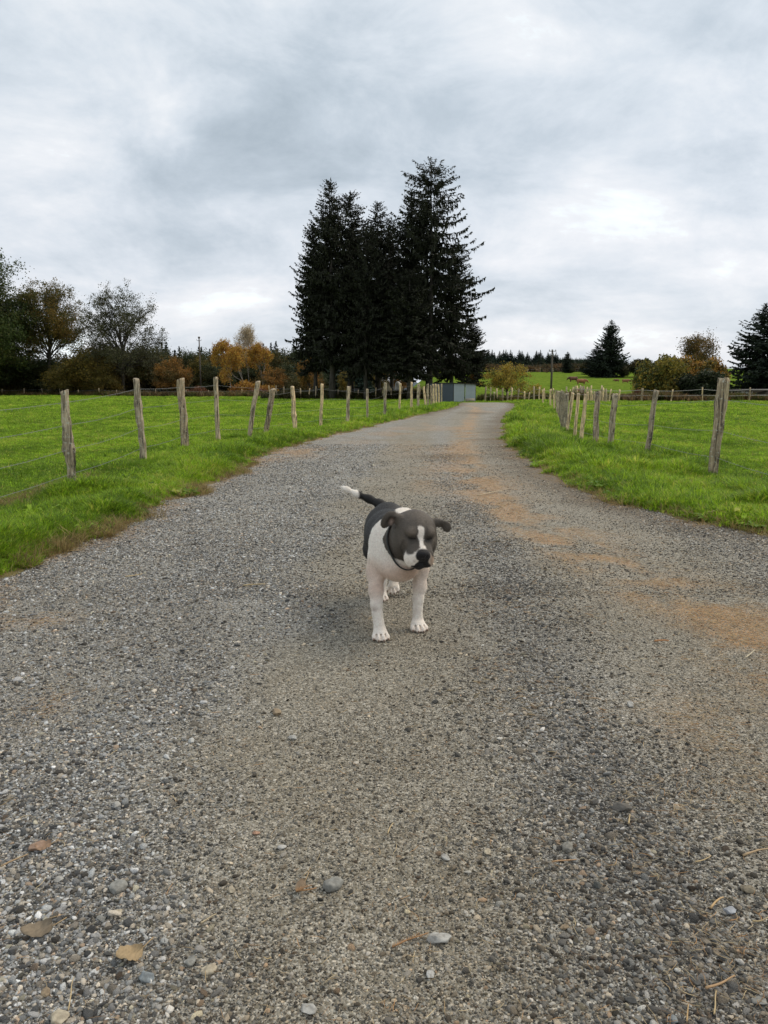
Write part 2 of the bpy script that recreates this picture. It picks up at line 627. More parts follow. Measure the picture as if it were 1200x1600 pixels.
NEEDLE_SPOTS = [(470, 706, .55, 1.3, 1.0), (420, 716, .35, .9, .8), (40, 966, .22, .12, .7), (715, 735, .45, 1.8, .8), (765, 782, .30, .7, .8), (560, 690, .5, 1.4, .4), (880, 835, .35, .4, .7),
                (1050, 925, .32, .28, .9), (1170, 990, .25, .2, .5), (640, 700, .5, 2.0, .35), (1120, 1130, .2, .25, .4), (100, 1100, .12, .15, .4)]


def zones(x, y):
    """(looseness, needle litter, damp) of the road surface"""
    n = fbm(x * 1.6 + 3, y * 1.1 + 8)
    n2 = fbm(x * 4 + 13, y * 3 + 28)
    drift = np.interp(y, [0, 8, 18, 30, 60], [0, .05, .6, 1.6, 5.5])
    s = x - drift
    loose_l = sstep(-0.35 - s + (n - .5) * .9, -.15, .25)
    loose_m = np.exp(-((s - np.interp(y, [1, 3, 5, 9], [.55, .62, .72, .7])) / .26) ** 2) * (0.5 + .7 * n)
    loose_r = sstep(s, 1.9, 2.4) * .6
    loose = np.clip(loose_l + loose_m + loose_r, 0, 1)
    tx = np.interp(y, TRK[:, 1], TRK[:, 0])
    wdt = 0.20 + 0.10 * n
    needles = np.exp(-((x - tx - (n - .5) * .35) / wdt) ** 2) * sstep(n2, .30, .62) * sstep(y, 2.0, 3.2)
    rim = off_road(x, y)
    for px_, py_, rx_, ry_, am_ in NEEDLE_SPOTS:
        q_ = gp(px_, py_)
        needles = np.maximum(needles, am_ * np.exp(-((x - q_[0]) / rx_) ** 2 - ((y - q_[1]) / ry_) ** 2) * sstep(n2, .25, .6) / 1.35)
    needles = np.clip(needles * 1.3 + sstep(rim, -.35, -.02) * .6 * sstep(n2, .4, .6) + sstep(fbm(x * .8 + 31, y * .35), .60, .74) * .45 * sstep(y, 6, 10), 0, 1)
    damp = sstep(rim, -.55 - .5 * n, -.12) * sstep(x, 1, 2) * sstep(y, 4.5, 6) * .85
    for cx, cy, r1, r2 in ((2.35, 10.2, .32, .55), (2.7, 5.1, .25, .15), (4.4, 38, .9, 1.6), (1.05, 13, .5, .5)):
        damp = np.maximum(damp, .9 * np.exp(-(((x - cx) / r1) ** 2 + ((y - cy) / r2) ** 2)))
    return loose, needles, damp


ysr = np.concatenate([np.arange(-2.5, 1.0, .1), np.arange(1.0, 14, .04), np.arange(14, 30, .15), np.arange(30, ROAD_END + 1.2, .6)])
m = MB()
NX = 110
uu = np.linspace(0, 1, NX)
Yr = np.repeat(ysr[:, None], NX, 1)
Xr = (left_x(ysr) - .45)[:, None] * (1 - uu) + (right_x(ysr) + .45)[:, None] * uu
Zr = road_z(Xr, Yr) - 0.004
dr = off_road(Xr, Yr)
Zr = Zr - sstep(dr, 0.0, .45) * .05
ii = np.arange(len(ysr) - 1)[:, None] * NX
jj = np.arange(NX - 1)[None, :]
F = np.stack([ii + jj, ii + jj + 1, ii + NX + jj + 1, ii + NX + jj], -1).reshape(-1, 4)
zl, zn, zd = zones(Xr, Yr)
m.add(np.stack([Xr, Yr, Zr], -1).reshape(-1, 3), F, np.stack([zl, zn, zd], -1).reshape(-1, 3))
road = tag(m.build('gravel_road', M_ROAD, smooth=True), kind='structure')

# distant wooded ridge
m = MB()
for k, (Yd, x0, x1, h0, sd) in enumerate([(1500, 250, 1700, 62, 1.0), (2300, -2600, 2600, 60, 7.0)]):
    xr = np.linspace(x0, x1, 160)
    hh_ = h0 * (.55 + .6 * fbm(xr / 320 + sd, xr * 0 + sd)) * sstep(xr, x0, x0 + 260) * sstep(-xr, -x1, -x1 + 200) + (fbm(xr / 12 + sd, xr * 0) * 5)
    if k == 1:
        hh_ *= .45
    rows = []
    for v in np.linspace(0, 1, 8):
        rows.append(np.stack([xr, np.full_like(xr, Yd + 420 * v), -3 + (hh_ + 3) * math.sin(min(1, v * 1.0) * math.pi / 2) * (1 + 0 * xr)], -1))
    rows.append(np.stack([xr, np.full_like(xr, Yd + 900), np.full_like(xr, -4)], -1))
    V = np.concatenate(rows)
    nx = len(xr)
    i_ = np.arange(len(rows) - 1)[:, None] * nx
    j_ = np.arange(nx - 1)[None, :]
    m.add(V, np.stack([i_ + j_, i_ + j_ + 1, i_ + nx + j_ + 1, i_ + nx + j_], -1).reshape(-1, 4))
M_RIDGE = mat_plain('wooded_ridge', (.045, .07, .085), .95, 0, .35, .02, 1.0)  # blue of the distant haze is put into the colour
tag(m.build('hills', M_RIDGE, smooth=True), kind='structure')

# ------------------------------------------------------------------ scattering through geometry nodes


def scatter(name, sources, P, rot, scale, col, idx, mat=None, stuff=True):
    me = bpy.data.meshes.new(name)
    me.vertices.add(len(P))
    me.vertices.foreach_set('co', P.astype(np.float32).ravel())
    for an, ty, data, key in (('rot', 'FLOAT_VECTOR', rot, 'vector'), ('scl', 'FLOAT_VECTOR', scale, 'vector'), ('vid', 'INT', idx, 'value')):
        a = me.attributes.new(an, ty, 'POINT')
        a.data.foreach_set(key, np.asarray(data).astype(np.int32 if ty == 'INT' else np.float32).ravel())
    a = me.attributes.new('col', 'FLOAT_COLOR', 'POINT')
    c4 = np.ones((len(P), 4), np.float32)
    c4[:, :3] = col
    a.data.foreach_set('color', c4.ravel())
    o = bpy.data.objects.new(name, me)
    COL.objects.link(o)
    srccol = bpy.data.collections.new(name + '_kinds')
    for i, s in enumerate(sources):
        so = bpy.data.objects.new('%s_kind_%02d' % (name, i), s)
        srccol.objects.link(so)
    ng = bpy.data.node_groups.new(name + '_nodes', 'GeometryNodeTree')
    ng.interface.new_socket('Geometry', in_out='INPUT', socket_type='NodeSocketGeometry')
    ng.interface.new_socket('Geometry', in_out='OUTPUT', socket_type='NodeSocketGeometry')
    N = ng.nodes
    gi, go = N.new('NodeGroupInput'), N.new('NodeGroupOutput')
    ci = N.new('GeometryNodeCollectionInfo')
    ci.inputs['Collection'].default_value = srccol
    ci.inputs['Separate Children'].default_value = True
    ci.inputs['Reset Children'].default_value = True
    iop = N.new('GeometryNodeInstanceOnPoints')
    iop.inputs['Pick Instance'].default_value = True

    def named(an, dt):
        nd = N.new('GeometryNodeInputNamedAttribute')
        nd.data_type = dt
        nd.inputs['Name'].default_value = an
        return nd.outputs['Attribute']
    L = ng.links
    L.new(gi.outputs[0], iop.inputs['Points'])
    L.new(ci.outputs[0], iop.inputs['Instance'])
    L.new(named('vid', 'INT'), iop.inputs['Instance Index'])
    e2r = N.new('FunctionNodeEulerToRotation')
    L.new(named('rot', 'FLOAT_VECTOR'), e2r.inputs[0])
    L.new(e2r.outputs[0], iop.inputs['Rotation'])
    L.new(named('scl', 'FLOAT_VECTOR'), iop.inputs['Scale'])
    L.new(iop.outputs[0], go.inputs[0])
    md = o.modifiers.new('scatter', 'NODES')
    md.node_group = ng
    if stuff:
        o['kind'] = 'stuff'
    return o


def icosphere(sub=1):
    ph = (1 + 5 ** .5) / 2
    V = [(-1, ph, 0), (1, ph, 0), (-1, -ph, 0), (1, -ph, 0), (0, -1, ph), (0, 1, ph), (0, -1, -ph), (0, 1, -ph), (ph, 0, -1), (ph, 0, 1), (-ph, 0, -1), (-ph, 0, 1)]
    V = [np.array(v) / np.linalg.norm(v) for v in V]
    F = [(0, 11, 5), (0, 5, 1), (0, 1, 7), (0, 7, 10), (0, 10, 11), (1, 5, 9), (5, 11, 4), (11, 10, 2), (10, 7, 6), (7, 1, 8), (3, 9, 4), (3, 4, 2), (3, 2, 6), (3, 6, 8), (3, 8, 9), (4, 9, 5), (2, 4, 11), (6, 2, 10), (8, 6, 7), (9, 8, 1)]
    for _ in range(sub):
        cache, F2 = {}, []

        def mid(a, b):
            k = (min(a, b), max(a, b))
            if k not in cache:
                v = V[a] + V[b]
                V.append(v / np.linalg.norm(v))
                cache[k] = len(V) - 1
            return cache[k]
        for a, b, c in F:
            ab, bc, ca = mid(a, b), mid(b, c), mid(c, a)
            F2 += [(a, ab, ca), (b, bc, ab), (c, ca, bc), (ab, bc, ca)]
        F = F2
    return np.array(V), np.array(F)


ICO1, ICO2, ICO3 = icosphere(1), icosphere(2), icosphere(3)


def rock_verts(ico, rng, cuts=7, rough=0.12, flat=0.7):
    V = ico[0].copy()
    for _ in range(cuts):                      # clip by random planes: broken faces
        nrm = rng.normal(size=3)
        nrm /= np.linalg.norm(nrm)
        h = rng.uniform(.55, .9)
        dd = V @ nrm
        V = np.where((dd > h)[:, None], V - nrm * (dd - h)[:, None] * .92, V)
    V *= (1 + rng.uniform(-rough, rough, len(V)))[:, None]
    V *= np.array([1, rng.uniform(.65, .95), rng.uniform(.45, .75) * flat / .7])
    return V


PEBBLES = []
for i in range(14):
    rng = np.random.default_rng(100 + i)
    mm = MB()
    mm.add(rock_verts(ICO1, rng, 12, 0.13), ICO1[1])
    PEBBLES.append(mm.mesh('pebble', M_GRAVEL, smooth=False, col=False))


def stone_colours(rng, n, loose, needles):
    t_ = rng.random(n)
    base = np.interp(t_, [0, .25, .55, .85, .97, 1], [.045, .115, .25, .45, .70, .90])[:, None] * np.ones(3)
    hue = rng.random(n)
    tint = np.ones((n, 3))
    tint[hue < .35] = (1.0, .90, .76)
    tint[(hue > .35) & (hue < .60)] = (.96, .99, 1.0)
    tint[(hue > .965)] = (1.0, .76, .56)
    tint[(hue > .93) & (hue < .965)] = (1.0, .94, .74)
    base = base * tint * np.array([1.0, .975, .925])
    warm = np.array([.97, .92, .83])
    base = base * (loose[:, None] + (1 - loose[:, None]) * warm * .93)
    return base


def view_keep(x, y, margin=1.0):
    """roughly what the frame (and a step to either side) can see"""
    return (np.abs(x) < y * .5 * 1.08 + margin) & (y > 0.55)


def gravel_layer(seed, n, y0, y1, size0, size1, power, need):
    rng = np.random.default_rng(seed)
    # density falls with distance
    u = rng.random(n * 2)
    if power == 0:
        y = y0 + u * (y1 - y0)
    else:
        y = (y0 ** (1 - power) + u * (y1 ** (1 - power) - y0 ** (1 - power))) ** (1 / (1 - power))
    half = y * .54 + .55
    x = (rng.random(n * 2) * 2 - 1) * half
    d = off_road(x, y)
    ok = (d < .12)
    x, y, d = x[ok], y[ok], d[ok]
    lo, ne, da = zones(x, y)
    pat = sstep(fbm(x * 2.3 + 70, y * 1.5 + 20), .32, .62)
    keep = rng.random(len(x)) < np.clip((need[0] + need[1] * lo) * (.55 + .6 * pat) - .40 * ne, 0, 1)
    x, y, lo, ne = x[keep][:n], y[keep][:n], lo[keep][:n], ne[keep][:n]
    k = len(x)
    s = size0 * (size1 / size0) ** (rng.random(k) ** 2.2)
    s *= np.interp(y, [1, 3, 8, 20], [.92, 1, 1.35, 2.2])
    z = road_z(x, y) - 0.004 + s * rng.uniform(-.15, .30, k)
    rot = np.stack([rng.normal(0, .35, k), rng.normal(0, .35, k), rng.uniform(0, 6.28, k)], -1)
    sc = s[:, None] * np.stack([rng.uniform(.85, 1.25, k), rng.uniform(.8, 1.1, k), rng.uniform(.7, 1.1, k)], -1)
    blot = fbm(x * 5 + 3, y * 3.2 + 11)
    leftside = sstep(-.2 - x + np.interp(y, [0, 8, 18], [0, .05, .6]), -.1, .5)
    band = np.exp(-((x - np.interp(y, [1, 3, 5, 9], [.72, .78, .80, .75])) / .42) ** 2) * sstep(9 - y, 0, 5)
    col = stone_colours(rng, k, lo, ne) * (.90 + .22 * sstep(blot, .3, .7) - .17 * band + .13 * leftside)[:, None] * (1 + leftside[:, None] * np.array([-.02, .01, .055]))
    return np.stack([x, y, z], -1), rot, sc, col, rng.integers(0, len(PEBBLES), k)


layers = [
    gravel_layer(11, 330000, .75, 4.4, .0018, .0042, .9, (.42, .6)),     # grit, radius in metres
    gravel_layer(12, 90000, .75, 7.5, .0036, .0078, 1.01, (.16, .9)),
    gravel_layer(13, 26000, .75, 12.0, .0068, .0125, 1.01, (.05, .9)),
    gravel_layer(14, 900, .8, 9.0, .012, .018, .8, (.02, .8)),
    gravel_layer(15, 120000, 4.0, 16.0, .0042, .0080, 1.1, (.35, .7)),
]
P_, r_, s_, c_, i_ = [np.concatenate(a) for a in zip(*layers)]
scatter('loose_gravel', PEBBLES, P_, r_, s_, c_, i_)

# straw, needles and bark crumbs lying on the road
STRAWS = []
for i in range(6):
    rng = np.random.default_rng(200 + i)
    mm = MB()
    tt = np.linspace(-1, 1, 5)
    pts = np.stack([tt, .18 * rng.normal() * tt ** 2 + .05 * rng.normal(size=5), .06 * rng.random(5)], -1)
    mm.tube(pts, [.025, .045, .045, .04, .015], 4)
    STRAWS.append(mm.mesh('straw', M_LITTER, col=False))
rng = np.random.default_rng(21)
n = 260000
y = (0.8 ** -.2 + rng.random(n) * (22.0 ** -.2 - 0.8 ** -.2)) ** (1 / -.2)
x = (rng.random(n) * 2 - 1) * (y * .54 + .55)
ok = off_road(x, y) < .15
x, y = x[ok], y[ok]
lo, ne, da = zones(x, y)
clump = sstep(fbm(x * 3 + 7, y * 3 + 2), .5, .7)
keep = rng.random(len(x)) < np.clip(ne * 1.0 + .014 + .13 * clump * (x > .35), 0, 1)
x, y = x[keep][:90000], y[keep][:90000]
k = len(x)
s = rng.uniform(.006, .022, k) * np.interp(y, [1, 5, 20], [.8, 1.2, 2.0])
colA = np.array([(.46, .33, .17), (.42, .24, .10), (.55, .43, .24), (.26, .16, .08)])[rng.integers(0, 4, k)]
scatter('straw_litter', STRAWS, np.stack([x, y, road_z(x, y) + .003 + rng.random(k) * .003], -1),
        np.stack([rng.normal(0, .12, k), rng.normal(0, .12, k), rng.uniform(0, 6.28, k)], -1), np.stack([s, s * .9, s * .9], -1), colA * rng.uniform(.7, 1.15, (k, 1)), rng.integers(0, 6, k))

# ------------------------------------------------------------------ grass


def tuft_mesh(seed, blades, spread, length, width, lean):
    rng = np.random.default_rng(seed)
    mm = MB()
    for b in range(blades):
        tone = rng.uniform(.55, 1.45)
        a = rng.uniform(0, 6.28)
        p0 = np.array([math.cos(a), math.sin(a), 0]) * spread * rng.random() ** .5
        da = a + rng.normal(0, .9)
        dv = np.array([math.cos(da), math.sin(da), 0])
        sd = np.array([-dv[1], dv[0], 0])
        L = length * rng.uniform(.55, 1.1)
        ln = lean * rng.uniform(.3, 1.5)
        ts = np.array([0, .4, .75, 1.0])
        cen = p0 + dv * (L * ln * ts ** 2)[:, None] + np.array([0, 0, 1]) * (L * (ts - .28 * ln * ts ** 2))[:, None]
        wd = width * np.array([.8, 1.0, .65, .0]) * rng.uniform(.7, 1.2)
        V = []
        for q in range(3):
            V += [cen[q] - sd * wd[q] / 2, cen[q] + sd * wd[q] / 2]
        V.append(cen[3])
        mm.add(V[:6] + [V[6]], [(0, 1, 3, 2), (2, 3, 5, 4)], (tone * rng.uniform(.9, 1.15), tone, tone * .9))
        mm.T.append(np.array([[4, 5, 6]]) + mm.n - 7)
    me = mm.mesh('grass_tuft', M_GRASS)
    me.color_attributes[0].name = 'tone'
    return me


LONG = [tuft_mesh(300 + i, 13, .045, .19, .0105, .75) for i in range(7)]
SHORT = [tuft_mesh(320 + i, 15, .075, .055, .0085, .8) for i in range(6)]
DRY = [tuft_mesh(340 + i, 12, .05, .10, .0050, 1.2) for i in range(4)]


def rosette(seed):
    rng = np.random.default_rng(seed)
    mm = MB()
    for b in range(9):
        a = b * .7 + rng.uniform(-.2, .2)
        dv = np.array([math.cos(a), math.sin(a), 0])
        sd = np.array([-dv[1], dv[0], 0])
        L = rng.uniform(.05, .09)
        w_ = rng.uniform(.022, .034)
        h = rng.uniform(.02, .05)
        V = [dv * .004, dv * L * .5 - sd * w_ / 2 + (0, 0, h), dv * L + (0, 0, h * .7), dv * L * .5 + sd * w_ / 2 + (0, 0, h)]
        mm.add(V, [(0, 1, 2, 3)])
    me = mm.mesh('leaf_rosette', M_GRASS)
    me.color_attributes[0].name = 'tone'
    return me


ROS = [rosette(360 + i) for i in range(4)]


def grass_cols(rng, x, y, kind):
    k = len(x)
    a = fbm(x * .9 + 4, y * .6 + 1)[:, None]
    g1, g2, g3 = np.array((.115, .215, .018)), np.array((.33, .51, .037)), np.array((.48, .52, .10))
    c = g1 + (g2 - g1) * sstep(a + rng.normal(0, .26, (k, 1)), .22, .75)
    y_ = rng.random((k, 1)) < (.05 + .22 * sstep(a, .5, .75))
    c = np.where(y_, g3 * rng.uniform(.8, 1.1, (k, 1)), c)
    if kind == 'dry':
        c = np.array((.34, .26, .12)) * rng.uniform(.6, 1.15, (k, 1))
    return c * rng.uniform(.8, 1.15, (k, 1))


def place(name, kinds, x, y, s, rng, kind='', tilt=.15):
    k = len(x)
    z = ground_z(x, y) - .004
    rot = np.stack([rng.normal(0, tilt, k), rng.normal(0, tilt, k), rng.uniform(0, 6.28, k)], -1)
    sc = s[:, None] * np.stack([np.ones(k), np.ones(k), rng.uniform(.75, 1.2, k)], -1)
    return scatter(name, kinds, np.stack([x, y, z], -1), rot, sc, grass_cols(rng, x, y, kind), rng.integers(0, len(kinds), k))


rng = np.random.default_rng(31)
# long grass of the two verges
n = 420000
y = (2.4 ** -.6 + rng.random(n) * (60.0 ** -.6 - 2.4 ** -.6)) ** (1 / -.6)
x = (rng.random(n) * 2 - 1) * (y * .55 + 1.0)
d = off_road(x, y)
patch = fbm(x * 1.3, y * 1.0)
wide = np.where(x > 0, 2.1, 1.7) * np.interp(y, [5, 30, 60], [1, 1.3, 1.6])
dens = sstep(d, -.02, .22) * sstep(wide - d, -.5, .5) * (.25 + .9 * sstep(patch, .3, .6))
keep = rng.random(n) < dens
x, y, d, patch = x[keep][:75000], y[keep][:75000], d[keep][:75000], patch[keep][:75000]
s = (.55 + .9 * sstep(patch, .4, .7)) * np.where(x > 0, 1.15, .80) * sstep(d, -.1, .5) * .8 + .22
s *= .82 * np.where((d > 1.2), .75, 1.0) * np.interp(y, [5, 15, 50], [1, 1.1, 1.5])
place('verge_grass', LONG, x, y, s, rng)
# short turf of the pasture
n = 760000
y = (3.2 ** -.4 + rng.random(n) * (152.0 ** -.4 - 3.2 ** -.4)) ** (1 / -.4)
x = (rng.random(n) * 2 - 1) * (y * .55 + 1.0)
d = off_road(x, y)
keep = rng.random(n) < sstep(d, .02, .5) * (.3 + .7 * sstep(fbm(x * 2, y * 2), .3, .6)) * ((y < 92) | (x < -14 + (127 - y) * .4)) * ~((y > 72) & (x > 17))
x, y = x[keep][:290000], y[keep][:290000]
s = rng.uniform(.5, 1.0, len(x)) * np.interp(y, [4, 12, 30, 80, 150], [.85, 1.0, 1.6, 2.8, 4.5]) * (.8 + .5 * sstep(fbm(x * .7, y * .5), .5, .7))
place('pasture_grass', SHORT, x, y, s, rng)
# scattered taller dark clumps left by the cattle
n = 2600
y = rng.uniform(9, 85, n)
x = (rng.random(n) * 2 - 1) * (y * .55)
cl = fbm(x * .5 + 60, y * .3 + 60)
keep = (off_road(x, y) > 1.5) & (cl > .60)
x, y = x[keep], y[keep]
xx = np.repeat(x, 5) + rng.normal(0, .12, len(x) * 5)
yy = np.repeat(y, 5) + rng.normal(0, .12, len(x) * 5)
place('grass_clumps', LONG, xx, yy, rng.uniform(.5, .9, len(xx)) * np.interp(yy, [9, 80], [.8, 1.4]), rng)
# dead grass along the rims of the road and under the left fence
n = 200000
y = (2.6 ** -.6 + rng.random(n) * (40.0 ** -.6 - 2.6 ** -.6)) ** (1 / -.6)
x = (rng.random(n) * 2 - 1) * (y * .55 + 1.0)
d = off_road(x, y)
fl = np.interp(y, [5, 8.5, 12, 16, 30], [-3.45, -3.5, -3.8, -3.8, -2.6])
under = np.exp(-((x - fl) / .13) ** 2) * .8 * sstep(12 - y, 0, 5)
keep = rng.random(n) < np.clip(sstep(d, -.10, .02) * sstep(.4 - d, 0, .35) * .8 * sstep(fbm(x * 2, y * 2), .35, .6) * np.where(x > 0, .3, 1.0) + under + .012 * (d > 0), 0, 1)
x, y = x[keep][:16000], y[keep][:16000]
place('dry_grass', DRY, x, y, rng.uniform(.5, 1.0, len(x)), rng, 'dry', .35)
# broad-leaved weeds in the left verge
n = 5000
y = rng.uniform(3, 16, n)
x = (rng.random(n) * 2 - 1) * (y * .55 + .6)
d = off_road(x, y)
keep = (d > .05) & (d < 1.0) & (fbm(x * 1.7 + 9, y * 1.7) > .52)
x, y = x[keep], y[keep]
place('weed_leaves', ROS, x, y, rng.uniform(.8, 1.6, len(x)), rng, '', .1)
# ------------------------------------------------------------------ fences


def ground_hit(px, py, y0=3.0, y1=600.0):
    """where the sight line through a point of the photograph meets the terrain"""
    d = ray(px, py)
    t = np.geomspace(y0, y1, 4000) / d[1]
    P = d[None, :] * t[:, None]
    zz_ = CAM_H + P[:, 2] - ground_z(P[:, 0], P[:, 1])
    i = np.argmax(zz_ < 0) if (zz_ < 0).any() else len(t) - 1
    return np.array([P[i, 0], P[i, 1], float(ground_z(P[i, 0], P[i, 1]))])


def post_mesh(h, r0, r1, lean, seed, rough=.10, knots=(), bend=0.0, split=False, tint=(1, 1, 1), sides=12, rings=30, square=.25):
    rng = np.random.default_rng(seed)
    t_ = np.linspace(-0.12, 1, rings)
    a = np.arange(sides) / sides * 2 * np.pi
    ph = rng.uniform(0, 6.28)
    T, A = np.meshgrid(t_, a, indexing='ij')
    rad = r0 + (r1 - r0) * T
    # split stake: blunt wedge cross-section that twists a little on the way up
    tw = ph + T * rng.uniform(-.5, .5)
    cs = 1 + square * (np.abs(np.cos(A - tw)) ** 3 - .5) + .14 * np.cos(3 * (A - tw) + 1)
    nz = np.array([[mnoise.noise(Vector((math.cos(x_) * 1.6 + seed, math.sin(x_) * 1.6, y_ * h * 6))) for x_ in a] for y_ in t_])
    nf = np.array([[mnoise.noise(Vector((math.cos(x_) * 4 + seed, math.sin(x_) * 4, y_ * h * 1.6))) for x_ in a] for y_ in t_])
    rad = rad * cs * (1 + rough * nz * 2.0 + rough * .9 * nf)
    for kh, kw, ka in knots:
        rad = rad * (1 + ka * np.exp(-((T - kh) / kw) ** 2) * (1 + .6 * np.cos(A * 2 + kh * 9) + nz * 1.5))
    cx = lean * T + bend * np.sin(np.clip(T, 0, 1) * math.pi) + .012 * h * np.array([mnoise.noise(Vector((seed * 1.3, y_ * h * 2.5, 0))) for y_ in t_])[:, None]
    cy = .010 * h * np.array([mnoise.noise(Vector((seed * 2.3, 7, y_ * h * 2.5))) for y_ in t_])[:, None] + 0 * A
    V = np.stack([cx + rad * np.cos(A), cy + rad * np.sin(A), T * h], -1)
    if split:
        V[-1, :, 2] += (np.abs(np.sin(a * 1.5 + 1)) * .05 - .02) * h
    else:
        V[-1, :, 2] += np.cos(a + ph) * r1 * .35
    # weathering: darker streaks where bark hangs on
    bark = sstep(nz + .5 * nf, .08, .30)
    colr = (np.array(tint) * (1 - .45 * bark[..., None])) * (1 + .22 * nf[..., None])
    colr = colr * (1 - .25 * sstep(.1 - T, 0, .15))[..., None]
    m_ = MB()
    i_ = np.arange(rings - 1)[:, None] * sides
    j_ = np.arange(sides)[None, :]
    k_ = (j_ + 1) % sides
    m_.add(V.reshape(-1, 3), np.stack([i_ + j_, i_ + k_, i_ + sides + k_, i_ + sides + j_], -1).reshape(-1, 4), colr.reshape(-1, 3))
    top = V[-1].mean(0) + (0, 0, r1 * .08)
    base = m_.n - sides
    m_.V.append(top[None]); m_.C.append(np.array([[.8, .78, .74, 1]])); m_.n += 1
    m_.T.append(np.array([[m_.n - 1, base + q, base + (q + 1) % sides] for q in range(sides)]))
    return m_.mesh('fence_post', M_POST, smooth=True)


def set_post(parent, bpx, tpx, wpx, seed, label=None, **kw):
    b = ground_hit(*bpx)
    dc = b[1] * math.cos(PITCH) + (CAM_H - b[2]) * math.sin(PITCH)
    tp = at(tpx[0], tpx[1], b[1])
    h = tp[2] - b[2]
    r = wpx * .90 / 2 * dc / FPX
    o = bpy.data.objects.new('fence_post', post_mesh(h, r * kw.pop('foot', 1.02), r * kw.pop('head', .92), tp[0] - b[0], seed, **kw))
    link(o, parent)
    o.location = tuple(Vector(b) - parent.location)
    if label:
        o['label'] = label
    return b, tp


def wires(parent, ends, fracs, sag=.02, r=.0019, barbs=True):
    """strands of barbed wire from post to post; ends: [(base, top)]"""
    for f in fracs:
        m_ = MB()
        pts = []
        rng_ = np.random.default_rng(int(f * 1000))
        for (b0, t0), (b1, t1) in zip(ends[:-1], ends[1:]):
            p, q = b0 + (t0 - b0) * f, b1 + (t1 - b1) * f
            ln = np.linalg.norm(q - p)
            n_ = max(3, min(9, int(ln)))
            u_ = np.linspace(0, 1, n_, endpoint=False)[:, None]
            seg = p + (q - p) * u_
            seg[:, 2] -= (4 * sag * u_ * (1 - u_))[:, 0] * rng_.uniform(.3, 1.6) * ln / 3
            seg[:, 1] -= .045
            pts.append(seg)
            if barbs and p[1] < 16:
                for s_ in np.arange(.12, ln, .12):
                    c_ = p + (q - p) * (s_ / ln) - (0, .045, 4 * sag * (s_ / ln) * (1 - s_ / ln))
                    for v_ in ((.011, 0, .011), (.0, .011, -.012)):
                        m_.tube([c_ - v_, c_ + v_], r * .5, 3, caps=False)
        pts.append((ends[-1][0] + (ends[-1][1] - ends[-1][0]) * f - (0, .045, 0))[None])
        m_.tube(np.concatenate(pts) - np.array(parent.location), r, 4, caps=False) if not barbs else None
        if barbs:
            # barbs were laid out in world space: shift them with the strand
            m_.V = [v - np.array(parent.location) for v in m_.V]
            m_.tube(np.concatenate(pts) - np.array(parent.location), r, 4, caps=False)
        m_.build('barbed_wire' if barbs else 'wire', M_WIRE, parent, col=False)


fl_root = tag(empty('post_fence', gp(116, 766)), 'long fence of crooked wooden stakes and wire along the left verge', 'fence')
GREY = (1.15, 1.08, .96)
PALE = (1.65, 1.45, 1.12)
DARKW = (.85, .76, .64)
FL = [((-150, 860), (-172, 628), 22, dict(tint=GREY)),
      ((116, 768), (100, 610), 14, dict(rough=.16, knots=((.30, .05, .32), (.42, .06, .25), (.55, .04, .16), (.66, .05, .14)), tint=(1.0, .96, .86), square=.15), 'lichen-crusted stake with knotty swollen middle'),
      ((225, 723), (214, 592), 11, dict(rough=.15, knots=((.5, .05, .15), (.7, .05, .15)), tint=(.9, .87, .8)), 'thin lichen-spotted stake'),
      ((290, 700), (281, 592), 12, dict(tint=(.95, .86, .74), square=.35), 'squared stake with a dark split side'),
      ((341, 689), (337, 590), 8.5, dict(tint=(1.12, 1.05, .92)), 'pale straight stake'),
      ((389, 686), (403, 596), 9, dict(tint=(.95, .88, .76), square=.4), 'stake leaning right with dark bark on one side'),
      ((415, 679), (427, 608), 10, dict(tint=(.75, .68, .58), square=.4), 'short dark stake leaning right'),
      ((461, 672), (457, 604), 7.5, dict(rough=.15, tint=PALE, knots=((.35, .05, .2),))),
      ((501, 668), (503, 600), 5.5, dict(tint=PALE)),
      ((543, 660.5), (545, 604), 6, dict(tint=GREY)),
      ((574, 657), (574, 608), 4.5, dict(tint=GREY, rough=.15)),
      ((601, 651.5), (602, 598), 5, dict(tint=(.8, .78, .7), rough=.2)),
      ((624, 644), (626, 599), 3.6, dict(tint=PALE)),
      ((643, 641), (643, 597), 4, dict(tint=PALE)),
      ((653, 638.5), (654, 600), 4.4, dict(tint=GREY)),
      ((665, 637), (662, 604), 3.4, dict(tint=PALE)),
      ((669, 636), (668, 600), 3.6, dict(tint=GREY)),
      ((674, 634.5), (673, 602), 3.4, dict(tint=DARKW)),
      ((678, 633), (677, 600), 3.0, dict(tint=PALE)),
      ((682, 631.5), (681, 600), 3.0, dict(tint=PALE)),
      ((686, 630), (685, 601), 2.8, dict(tint=PALE)),
      ((690, 628.5), (690, 600), 2.8, dict(tint=GREY))]
ends = []
for i, q in enumerate(FL):
    ends.append(set_post(fl_root, q[0], q[1], q[2], 50 + i, q[4] if len(q) > 4 else None, **q[3]))
wires(fl_root, ends, (.18, .42, .66, .88))

